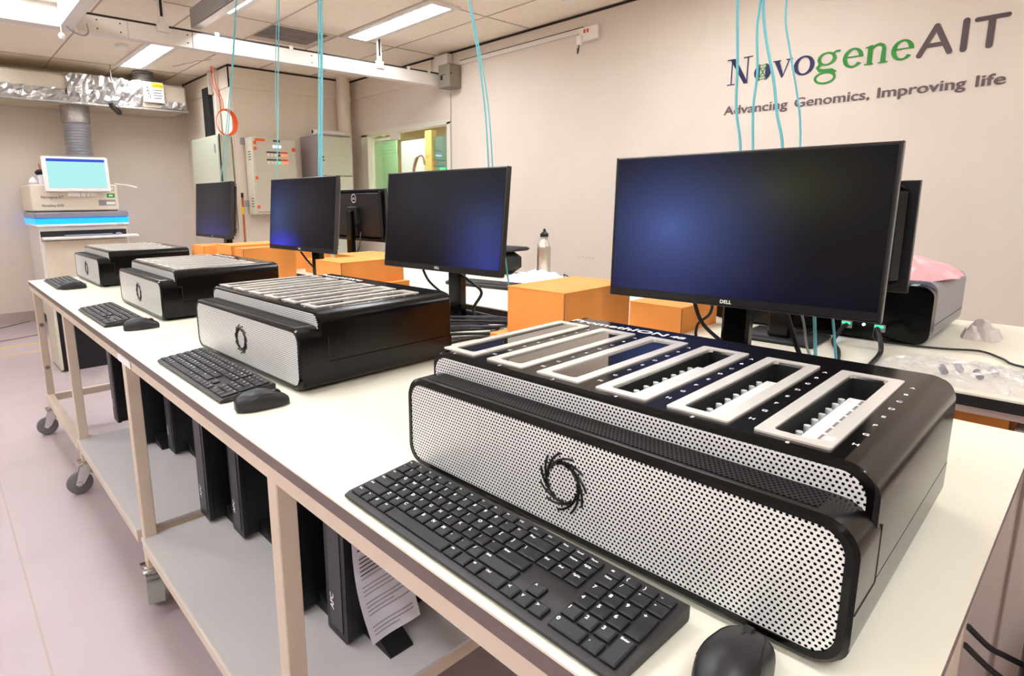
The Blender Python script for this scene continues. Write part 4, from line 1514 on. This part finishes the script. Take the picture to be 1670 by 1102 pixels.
# ================================================================== MICE
def make_mouse():
    t = thing('computer_mouse', '', 'mouse', (0, 0, 0), 0, 'black computer mice beside the keyboards')
    Lm, Wm, Hm = .104, .062, .037

    def pt(s, a, k=1.0):
        x = -Lm/2+Lm*s
        wd = Wm/2*(math.sin(PI*min(max(s*.90+.05, 0), 1))**.42)*(1-.10*math.exp(-((s-.55)/.18)**2))
        h = Hm*(math.sin(PI*(s*.80+.10)**.80)**.75)
        y = wd*math.cos(a)
        z = h*max(0, math.sin(a))**.62
        # front edge is blunt, sides slightly overhang
        y *= (1-.10*(1-math.sin(a)))
        return (x, y*k, .002+z*k)
    n, m_ = 26, 18
    vs, fs = [], []
    for i in range(n+1):
        for j in range(m_+1):
            vs.append(pt(i/n, PI*j/m_))
    for i in range(n):
        for j in range(m_):
            a = i*(m_+1)+j
            fs.append((a, a+1, a+m_+2, a+m_+1))
    b = [i*(m_+1) for i in range(n+1)]+[i*(m_+1)+m_ for i in range(n, -1, -1)]
    fs.append(tuple(b))
    fs.append(tuple(range(m_, -1, -1)))
    fs.append(tuple(n*(m_+1)+j for j in range(m_+1)))
    bd = obj('body', MB().add(vs, fs, 'mouse_black'), t, smooth=60)
    mb = MB()
    seam = [pt(s, a, 1.004) for s, a in ((.28, .45), (.40, .62), (.55, .80), (.72, .95), (.90, 1.05))]
    mb.tube(seam, .0006, 'black_inside', 5)
    mb.tube([(p[0], -p[1], p[2]) for p in seam], .0006, 'black_inside', 5)
    mb.tube([pt(s, PI/2, 1.004) for s in (.62, .66, .70)], .0006, 'black_inside', 5)
    mb.tube([pt(s, PI/2, 1.004) for s in (.88, .92, .97)], .0006, 'black_inside', 5)
    obj('button_seam', mb, t)
    c = Vector(pt(.78, PI/2))
    obj('scroll_wheel', MB().cyl(c+Vector((0, -.0035, -.006)), c+Vector((0, .0035, -.006)), .0095, 'black_matte', 18), t)
    return t


ms = make_mouse()
MS = [(.466, .172, 4, 'nearest black mouse at the bottom edge of the view'), (.458, 1.105, -8, 'second black mouse, beside the second keyboard'),
      (.485, 2.105, -6, 'third black mouse, beside the third keyboard'), (.497, 3.365, 0, 'farthest black mouse, beside the farthest keyboard')]
for i, (x, y, a, lb) in enumerate(MS):
    if i == 0:
        ms.location = (x, y, TZ)
        ms.rotation_euler = (0, 0, math.radians(a))
        ms['label'] = lb
    else:
        dup(ms, (x, y, TZ), math.radians(a), lb)


# ================================================================== MONITORS
def make_monitor(zc, tilt, Wd=.538, Ht=.318, scr='screen_dark'):
    """faces local -x; origin on the bench under the screen"""
    t = thing('computer_monitor', '', 'monitor', (0, 0, 0), 0)
    T = Matrix.Translation((0, 0, zc)) @ Matrix.Rotation(tilt, 4, 'Y')
    mb = MB()
    mb.cbox((0, -Wd/2, -Ht/2), (.017, Wd/2, Ht/2), .0025, 'monitor_case', T)
    mb.cbox((.016, -Wd/2+.02, -Ht/2+.02), (.045, Wd/2-.02, Ht/2-.012), .014, 'monitor_case', T)
    cs = obj('case', mb, t)
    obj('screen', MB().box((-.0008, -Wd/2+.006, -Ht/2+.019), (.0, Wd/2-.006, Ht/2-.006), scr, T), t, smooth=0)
    mb = MB()
    for s in (-1, 1):
        mb.box((-.0006, s*(Wd/2-.0022), -Ht/2+.002), (.0172, s*(Wd/2+.0004), Ht/2), 'monitor_rim', T)
    mb.box((-.0002, -Wd/2, -Ht/2-.0006), (.016, Wd/2, -Ht/2+.0012), 'monitor_rim', T)
    obj('rim', mb, t, smooth=0)
    R3 = T.to_3x3()
    mb = MB()
    mb.text('DELL', T @ Vector((-.0006, 0, -Ht/2+.0062)), R3 @ Vector((0, -1, 0)), R3 @ Vector((0, 0, 1)), .0105, 'print_white', center=True, bold=.02)
    obj('front_badge', mb, t, smooth=0)
    mb = MB()
    c = T @ Vector((.0455, 0, .075))
    n = 28
    o_ = [T @ Vector((.0458, .027*math.cos(2*PI*i/n), .105+.027*math.sin(2*PI*i/n))) for i in range(n)]
    i_ = [T @ Vector((.0458, .023*math.cos(2*PI*i/n), .105+.023*math.sin(2*PI*i/n))) for i in range(n)]
    mb.add(o_+i_, [(i, (i+1) % n, n+(i+1) % n, n+i) for i in range(n)], 'print_white')
    mb.text('DELL', T @ Vector((.0460, 0, .099)), R3 @ Vector((0, 1, 0)), R3 @ Vector((0, 0, 1)), .016, 'print_white', center=True, bold=.02)
    obj('back_badge', mb, t, smooth=0)
    mb = MB()
    for k in range(5):
        mb.box((.003, -Wd/2+.03+.02*k, -Ht/2-.001), (.012, -Wd/2+.04+.02*k, -Ht/2), 'black_gloss', T)
    obj('buttons', mb, t, smooth=0)
    obj('stand_head', MB().cbox((.04, -.05, -.055), (.07, .05, .055), .004, 'black_matte', T), t)
    obj('stand_column', MB().cbox((.060, -.029, .008), (.095, .029, zc+.03), .006, 'black_gloss'), t)
    obj('stand_base', MB().cbox((-.045, -.10, .0), (.135, .10, .012), .004, 'black_matte'), t)
    return t


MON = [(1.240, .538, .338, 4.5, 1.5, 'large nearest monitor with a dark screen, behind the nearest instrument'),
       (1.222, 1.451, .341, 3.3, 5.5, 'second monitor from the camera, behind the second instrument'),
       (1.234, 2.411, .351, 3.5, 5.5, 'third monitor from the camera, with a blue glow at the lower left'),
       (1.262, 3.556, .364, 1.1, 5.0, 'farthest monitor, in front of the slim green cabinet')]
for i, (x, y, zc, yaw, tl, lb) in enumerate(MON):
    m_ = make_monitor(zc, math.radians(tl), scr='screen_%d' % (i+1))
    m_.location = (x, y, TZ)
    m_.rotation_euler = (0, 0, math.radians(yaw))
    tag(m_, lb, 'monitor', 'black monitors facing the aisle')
RMON = [(1.87, .622, .300, 182, .538, .285, 'monitor on the rear bench half hidden behind the nearest monitor'),
        (2.06, 3.215, .320, 180, .60, .318, 'monitor seen from behind with a round DELL badge')]
for i, (x, y, zc, yaw, wd, ht, lb) in enumerate(RMON):
    m_ = make_monitor(zc, math.radians(2), wd, ht)
    m_.location = (x, y, TZ)
    m_.rotation_euler = (0, 0, math.radians(yaw))
    tag(m_, lb, 'monitor', 'black monitors on the rear bench facing the wall')


# ================================================================== CARDBOARD BOXES
def carton(lb, x0, x1, y0, y1, z0, z1, group='brown cardboard boxes'):
    t = thing('cardboard_box', lb, 'cardboard box', ((x0+x1)/2, (y0+y1)/2, z0), 0, group)
    hx, hy, h = (x1-x0)/2, (y1-y0)/2, z1-z0
    obj('body', MB().box((-hx, -hy, 0), (hx, hy, h-.002), 'cardboard'), t, smooth=0)
    lid = MB().box((-hx-.001, -hy-.001, h-.002), (hx+.001, hy+.001, h), 'cardboard')
    obj('lid', lid, t, smooth=0)
    obj('corner_slit', MB().box((-hx-.0012, -hy-.0012, .0), (-hx+.001, -hy+.001, h-.002), 'cardboard_edge'), t, smooth=0)
    return t


B = TZ
carton('upper brown box beside the nearest monitor, closest to the camera', 1.085, 1.36, .842, 1.022, B+.072, B+.19)
carton('lower brown box under the box beside the nearest monitor', 1.045, 1.365, .82, 1.045, B, B+.071)
carton('small brown box on the rear bench behind the nearest monitor', 1.667, 1.90, .853, 1.03, B, B+.080)
carton('brown box between the second and third monitors, top of its stack', 1.085, 1.36, 1.835, 2.02, B+.105, B+.19)
carton('brown box between the second and third monitors, bottom of its stack', 1.075, 1.365, 1.805, 2.03, B, B+.104)
carton('brown box beyond the third monitor, top of its stack', 1.09, 1.36, 2.86, 3.06, B+.105, B+.20)
carton('brown box just left of the third monitor, top of its stack', 1.10, 1.365, 2.745, 2.855, B+.0, B+.19)
carton('brown box beyond the third monitor, bottom of its stack', 1.075, 1.365, 2.862, 3.14, B, B+.104)
carton('small brown box under the farthest monitor', 1.06, 1.20, 3.16, 3.35, B, B+.185)
carton('brown box on the rear bench beside the monitor seen from behind', 1.64, 1.90, 2.88, 3.18, B, B+.075)
carton('flat brown box on the rear bench behind the third monitor', 1.62, 1.86, 2.52, 2.80, B, B+.13)
carton('brown box on the rear bench behind the farthest monitor', 1.62, 1.9, 3.34, 3.62, B, B+.16)

# ================================================================== REAR BENCH THINGS
# rear instrument seen from its back
t = thing('sequencing_instrument', 'grey-shelled instrument on the rear bench seen from its black back', 'laboratory instrument', (0, 0, 0))
ry0, ry1 = .312, .90
P = rrect(ry0, ry1, TZ+.008, TZ+.175, .03)
obj('shell', MB().prism(P, 'x', 2.01, 2.42, 'machine_grey').box((2.01, ry0-.0006, TZ+.055), (2.42, ry0+.001, TZ+.0565), 'seam_dark'), t)
P = rrect(ry0-.001, ry1+.001, TZ+.007, TZ+.165, .03)
obj('back_panel', MB().prism(P, 'x', 1.965, 2.012, 'black_gloss'), t)
mb = MB()
for k in range(22):
    for j in range(4):
        mb.box((1.970+.010*j, ry0+.04+.024*k, TZ+.1652), (1.976+.010*j, ry0+.054+.024*k, TZ+.1662), 'strip_white')
obj('top_vents', mb, t, smooth=0)  # white squares stand in for light sparkling on the vent mesh
mb = MB()
for y, mn in ((.50, 'led_green'), (.42, 'led_green')):
    mb.box((1.958, y-.012, TZ+.03), (1.965, y+.014, TZ+.05), 'tray_grey').box((1.956, y-.008, TZ+.042), (1.958, y+.012, TZ+.048), mn)
mb.cyl((1.961, .46, TZ+.045), (1.965, .46, TZ+.045), .004, 'led_blue', 10)
mb.cyl((1.961, .52, TZ+.012), (1.965, .52, TZ+.012), .003, 'led_blue', 10)
mb.box((1.961, .66, TZ+.055), (1.965, .70, TZ+.07), 'led_red').box((1.961, .72, TZ+.085), (1.965, .82, TZ+.10), 'print_white')
obj('ports', mb, t, smooth=0)
for y in (ry0+.05, ry1-.05):
    obj('rubber_foot', MB().box((1.98, y-.02, TZ), (2.02, y+.02, TZ+.008), 'black_matte').box((2.37, y-.02, TZ), (2.40, y+.02, TZ+.008), 'black_matte'), t, smooth=0)


def crumpled(name, label, cat, x0, x1, y0, y1, z, h, mname, seed, nx=16, ny=16, rim=.25):
    rnd = random.Random(seed)
    vs, fs = [], []
    for i in range(nx+1):
        for k in range(ny+1):
            u, v = i/nx, k/ny
            e = min(u, 1-u, v, 1-v)/.5
            prof = max(0, 1-(1-e)**2)**.7
            cx, cy = (u-.5), (v-.5)
            r = math.hypot(cx, cy)/.7071 if False else max(abs(cx), abs(cy))*2
            ln = math.hypot(cx, cy) or 1
            s = (r/ln/2) if r > 0 else 0
            X = x0+(x1-x0)*(.5+cx*(.55+.45*s*2*.7)+rnd.uniform(-.02, .02))
            Y = y0+(y1-y0)*(.5+cy*(.55+.45*s*2*.7)+rnd.uniform(-.02, .02))
            vs.append((X, Y, z+.001+h*prof*rnd.uniform(.45, 1)))
    for i in range(nx):
        for k in range(ny):
            a = i*(ny+1)+k
            fs.append((a, a+ny+1, a+ny+2, a+1))
    m1 = MB().add(vs, fs, mname)
    base = [0*(ny+1)+k for k in range(ny+1)]
    o = obj(name, m1, smooth=0)
    return tag(o, label, cat)


crumpled('plastic_bag', 'crumpled pink film lying on the grey-shelled rear instrument', 'plastic bag', 2.03, 2.40, .33, .72, TZ+.172, .065, 'pink_film', 3)
crumpled('plastic_wrap', 'crumpled white plastic piece on the rear bench near the wall side', 'plastic wrap', 2.18, 2.31, .20, .275, TZ, .055, 'film_white', 6, 9, 9)
tag(obj('parts_bag_base', MB()) if False else crumpled('parts_bag', 'clear plastic bag of small grey parts on the rear bench', 'plastic bag', 1.62, 1.82, .02, .34, TZ, .032, 'clear_film', 9, 22, 30), 'clear plastic bag of small grey parts on the rear bench', 'plastic bag')
for i, (x, y) in enumerate(((1.70, .17), (1.74, .21), (1.69, .23), (1.75, .15))):
    tag(obj('metal_part', MB().cyl((x, y, TZ+.008), (x+.018, y+.01, TZ+.016), .007, 'tray_grey' if i % 2 else 'cable_black', 10), smooth=30),
        ['dark cylindrical part at the front of the clear bag', 'grey part at the far side of the clear bag', 'dark part at the left of the clear bag', 'grey part at the right of the clear bag'][i],
        'small part', 'small parts inside the clear bag')
# steel bottle
t = thing('water_bottle', 'brushed steel water bottle with a black cap on the rear bench', 'bottle', (2.45, 2.045, TZ))
obj('bottle', MB().lathe([(.030, 0), (.034, .004), (.036, .02), (.036, .150), (.034, .165), (.024, .185), (.020, .193), (.020, .212)], (0, 0, 0), 'steel_brushed', 32), t, smooth=50)
obj('cap', MB().lathe([(.022, .210), (.022, .226), (.015, .232), (.007, .240), (.007, .250), (.004, .252)], (0, 0, 0), 'black_matte', 24), t)
# black fabric bag
t = thing('fabric_bag', 'folded black fabric bag behind the second monitor', 'bag', (2.42, 2.33, TZ))
obj('body', MB().cbox((-.13, -.12, 0), (.07, .15, .125), .035, 'black_matte'), t, smooth=60)
obj('flap', MB().cbox((-.14, -.13, .125), (.10, .15, .145), .009, 'black_matte'), t, smooth=60)
obj('strap', MB().tube([(-.13, -.12, .06), (-.18, -.14, .02), (-.20, -.05, .012), (-.15, .06, .012)], .009, 'black_matte'), t)
crumpled('paper_tissue', 'crumpled white tissue paper in front of the steel bottle', 'tissue paper', 2.13, 2.40, 1.83, 2.06, TZ, .062, 'paper', 12, 12, 12)
t = thing('earphones', 'pink and black earphones lying beside the white tissue', 'earphones')
obj('bud', MB().lathe([(.004, 0), (.012, .006), (.010, .018), (.003, .022)], (2.33, 1.80, TZ), 'pink_film', 10), t)
obj('lead', MB().tube([(2.33, 1.80, TZ+.01), (2.36, 1.84, TZ+.035), (2.38, 1.81, TZ+.012), (2.40, 1.86, TZ+.006)], .003, 'cable_black'), t)
# rear keyboard
t = thing('computer_keyboard', 'black keyboard lying on the rear bench behind the second monitor', 'keyboard', (1.97, 1.98, TZ), math.radians(100))
obj('body', MB().cbox((-.22, -.062, 0), (.22, .062, .018), .004, 'kb_body'), t)
mb = MB()
for r_ in range(6):
    for k in range(21):
        mb.cbox((-.211+.0203*k, -.054+.0182*r_, .018), (-.195+.0203*k, -.040+.0182*r_, .022), .0012, 'key_black')
o = obj('keys', mb, t)
o['kind'] = 'stuff'

# ================================================================== CABLES
def cable(lb, pts, r=.0035, m='cable_black', cat='cable', name='power_cable', group=None):
    return tag(obj(name, MB().tube(pts, r, m, 7, 5)), lb, cat, group)


z0 = TZ+.005
cable('thin black cable from the rear instrument across the rear bench to the right', [(1.955, .43, TZ+.04), (1.93, .42, TZ+.012), (1.955, .36, z0), (1.975, .28, z0), (2.01, .21, z0), (1.95, .16, z0), (1.89, .115, z0), (1.83, -.1, z0)], .0028)
cable('thick black cable looping from the rear instrument port to the bench gap', [(1.955, .50, TZ+.04), (1.92, .50, TZ+.035), (1.85, .50, TZ+.01), (1.75, .46, TZ+.006), (1.60, .42, TZ+.006), (1.55, .41, TZ-.02), (1.53, .41, TZ-.2)], .006)
cable('thick grey cable bending down from the right rear port', [(1.955, .425, TZ+.04), (1.86, .40, TZ+.045), (1.82, .385, TZ+.03), (1.78, .375, TZ+.008), (1.62, .36, TZ+.007), (1.555, .355, TZ-.02), (1.54, .355, TZ-.2)], .006)
cable('black cable hanging from the nearest monitor left of its stand', [(1.29, .64, TZ+.20), (1.30, .62, TZ+.13), (1.31, .58, TZ+.09), (1.33, .54, TZ+.06), (1.34, .50, TZ+.02)], .0045)
cable('black cable curling down left of the nearest monitor stand', [(1.31, .60, TZ+.20), (1.35, .62, TZ+.14), (1.37, .66, TZ+.10), (1.37, .655, TZ+.05), (1.385, .62, TZ+.0), (1.39, .6, TZ-.15)], .0035)
cable('black cable looping right of the nearest monitor stand', [(1.31, .46, TZ+.21), (1.33, .44, TZ+.14), (1.36, .43, TZ+.08), (1.345, .40, TZ+.04), (1.34, .36, TZ+.008), (1.33, .30, TZ+.006)], .005)
cable('thin white cable looping right of the nearest monitor stand', [(1.31, .43, TZ+.21), (1.34, .42, TZ+.15), (1.35, .41, TZ+.09), (1.35, .385, TZ+.055), (1.345, .34, TZ+.035), (1.34, .27, TZ+.02)], .0025, 'tray_grey')
for i in range(5):
    rr = random.Random(i+20)
    cable(['lowest', 'second', 'third', 'fourth', 'topmost'][i]+' black cable in the tangle behind the nearest instrument',
          [(1.30, .47-.02*i, z0+.004*i), (1.33+.01*i, .44+rr.uniform(-.03, .03), z0+.012*i), (1.345, .36+.01*i, z0+.014*i), (1.33-.01*i, .28+.02*i, z0+.010*i), (1.25+.02*i, .20+.02*i, z0+.004*i)],
          .0042, group='cables heaped behind the nearest instrument')
for i in range(7):
    rr = random.Random(i+50)
    cable(['first', 'second', 'third', 'fourth', 'fifth', 'sixth', 'seventh'][i]+' black cable up in the heap beside the second monitor stand',
          [(1.00+.02*i, 1.30+.01*i, z0+.005*i), (1.12, 1.27+.03*i, z0+.006*i), (1.22+.012*i, 1.22+.03*rr.random(), z0+.007*i), (1.30, 1.30-.02*i, z0+.006*i), (1.34, 1.42+.01*i, z0+.005*i), (1.28, 1.50, z0+.005*i)],
          .0042, 'cable_black' if i % 3 else 'ups_front', group='cables heaped beside the second monitor')
cable('black cable sagging from the lower left edge of the second monitor', [(1.27, 1.60, TZ+.17), (1.28, 1.58, TZ+.13), (1.30, 1.53, TZ+.09), (1.31, 1.48, TZ+.07)], .0045)
cable('black cable bulging right of the second monitor stand', [(1.29, 1.44, TZ+.17), (1.30, 1.38, TZ+.14), (1.31, 1.35, TZ+.11), (1.31, 1.39, TZ+.05), (1.32, 1.36, TZ+.01), (1.33, 1.30, TZ+.007)], .005)
cable('black cable with a plug behind the near right corner of the second instrument', [(1.0, 1.16, TZ+.03), (1.05, 1.16, TZ+.03), (1.11, 1.15, TZ+.03), (1.17, 1.12, TZ+.02), (1.24, 1.10, z0), (1.30, 1.16, z0)], .005)
for i in range(4):
    cable(['first', 'second', 'third', 'fourth'][i]+' black cable from the front in the coil beside the third monitor stand',
          [(1.04+.02*i, 2.30, z0+.004*i), (1.12, 2.36+.02*i, z0+.02+.006*i), (1.20, 2.44, z0+.012*i), (1.28, 2.50-.02*i, z0+.01*i), (1.33, 2.60, z0+.004*i)], .0045,
          group='cables coiled beside the third monitor')
cable('black cable hanging from the left underside of the third monitor', [(1.27, 2.50, TZ+.18), (1.29, 2.46, TZ+.13), (1.31, 2.41, TZ+.09), (1.32, 2.38, TZ+.07)], .0045)
cable('black cable hanging behind the DELL badged rear monitor', [(1.98, 3.10, TZ+.22), (1.95, 3.08, TZ+.12), (1.93, 3.14, TZ+.08), (1.90, 3.22, TZ+.085)], .004)
tag(obj('power_strip', MB().cbox((1.10, 1.36, TZ), (1.17, 1.62, TZ+.035), .006, 'black_matte')), 'black power brick among the cables behind the second instrument', 'power brick')
tag(obj('usb_hub', MB().cbox((1.28, 1.22, TZ), (1.33, 1.29, TZ+.025), .004, 'machine_white')), 'small white adapter among the cables near the second monitor', 'adapter')
tag(obj('power_brick', MB().cbox((1.17, .28, TZ), (1.33, .42, TZ+.05), .006, 'ups_front')), 'dark power brick behind the nearest instrument', 'power brick')

# aqua fibres hanging from the ceiling
def fibre(lb, pts, r=.0022, group=None):
    return tag(obj('fibre_cable', MB().tube(pts, r, 'aqua', 6, 5)), lb, 'cable', group)


G1 = 'aqua fibre cables above the nearest monitor'
G2 = 'aqua fibre cables above the second monitor'
G3 = 'aqua fibre cables above the third monitor'
G4 = 'aqua fibre cables above the farthest monitor'


def strand(top_y, pts, lb, grp, r=.0022, x=1.40):
    P_ = [(x, y, z) for (y, z) in pts]
    a, b = Vector(P_[0]), Vector(P_[1])
    top = Vector((x, a.y+(a.y-b.y)*.15, CZ-.002))
    up = [tuple(top.lerp(a, q)) for q in (0, .3, .55, .75, .9)]
    fibre(lb, up+P_, r, grp)


strand(0, [(.633, 1.731), (.623, 1.602), (.618, 1.50), (.601, 1.40), (.600, 1.20)], 'aqua cable, leftmost of four above the nearest monitor', G1, .0030)
strand(0, [(.584, 1.72), (.586, 1.66), (.578, 1.57), (.581, 1.50), (.574, 1.40), (.56, 1.2)], 'aqua cable, second from left above the nearest monitor', G1, .0026)
strand(0, [(.578, 1.718), (.566, 1.64), (.543, 1.551), (.530, 1.48), (.512, 1.40), (.50, 1.2)], 'aqua cable, third from left above the nearest monitor', G1, .0030)
strand(0, [(.531, 1.707), (.528, 1.66), (.516, 1.608), (.489, 1.495), (.482, 1.45), (.478, 1.40), (.47, 1.2)], 'thin aqua cable, rightmost above the nearest monitor', G1, .0020)
strand(0, [(1.498, 1.938), (1.470, 1.821), (1.428, 1.609), (1.408, 1.40), (1.40, 1.2)], 'aqua cable on the left above the second monitor', G2, .0030)
strand(0, [(1.494, 1.938), (1.462, 1.821), (1.412, 1.609), (1.390, 1.40), (1.38, 1.2)], 'aqua cable on the right above the second monitor', G2, .0026)
strand(0, [(2.458, 2.165), (2.49, 1.80), (2.532, 1.41), (2.53, 1.2)], 'aqua cable farthest left in the bundle above the third monitor', G3, .0034)
strand(0, [(2.440, 2.165), (2.47, 1.80), (2.515, 1.41), (2.51, 1.2)], 'aqua cable in the middle of the bundle above the third monitor', G3, .0034)
strand(0, [(2.425, 2.165), (2.46, 1.80), (2.500, 1.41), (2.49, 1.2)], 'aqua cable farthest right in the bundle above the third monitor', G3, .0030)
strand(0, [(2.829, 2.255), (2.924, 1.702), (2.971, 1.42), (2.97, 1.25)], 'single aqua cable hanging past the lit control panel', None, .0028)
strand(0, [(2.852, 2.255), (2.930, 1.85), (2.935, 1.702)], 'thin aqua cable twisting beside the one past the control panel', None, .0020)
strand(0, [(3.331, 2.375), (3.457, 2.053), (3.591, 1.768), (3.764, 1.431), (3.77, 1.3)], 'aqua cable on the left above the farthest monitor', G4, .0030)
strand(0, [(3.322, 2.375), (3.44, 2.053), (3.56, 1.768), (3.70, 1.431), (3.71, 1.3)], 'aqua cable on the right above the farthest monitor', G4, .0026)
fibre('short aqua cable below the nearest monitor, left one', [(1.33, .405, TZ+.22), (1.335, .395, TZ+.13), (1.34, .385, TZ+.02)], .0032, 'aqua cables under the nearest monitor')
fibre('short aqua cable below the nearest monitor, right one', [(1.33, .375, TZ+.22), (1.335, .36, TZ+.13), (1.34, .345, TZ+.02)], .0024, 'aqua cables under the nearest monitor')
fibre('aqua cable down the right edge of the second monitor', [(1.30, 1.265, TZ+.31), (1.30, 1.239, TZ+.242), (1.30, 1.225, TZ+.172), (1.30, 1.207, TZ+.081), (1.30, 1.196, TZ+.01)], .0026, 'aqua cables beside the second monitor')
fibre('aqua cable beside the brown box near the second monitor', [(1.28, 1.20, TZ+.15), (1.30, 1.18, TZ+.08), (1.32, 1.16, TZ+.02)], .0030, 'aqua cables beside the second monitor')

# black cylinder and cables at the lower right corner
t = thing('cable_drum', 'black cylindrical container at the bottom right corner of the view', 'container', (1.60, -.03, FZ))
obj('body', MB().lathe([(.05, 0), (.058, .01), (.058, .36), (.054, .375), (.03, .38)], (0, 0, 0), 'black_gloss', 28), t)
obj('lid', MB().cyl((0, 0, .379), (0, 0, .384), .03, 'black_matte', 20), t)
cable('upper black cable running to the black container at the lower right', [(1.38, .10, .50), (1.44, .07, .44), (1.50, .05, .40), (1.56, .02, .36)], .006)
cable('lower black cable running to the black container at the lower right', [(1.38, .10, .46), (1.46, .06, .38), (1.56, .01, .30)], .006)
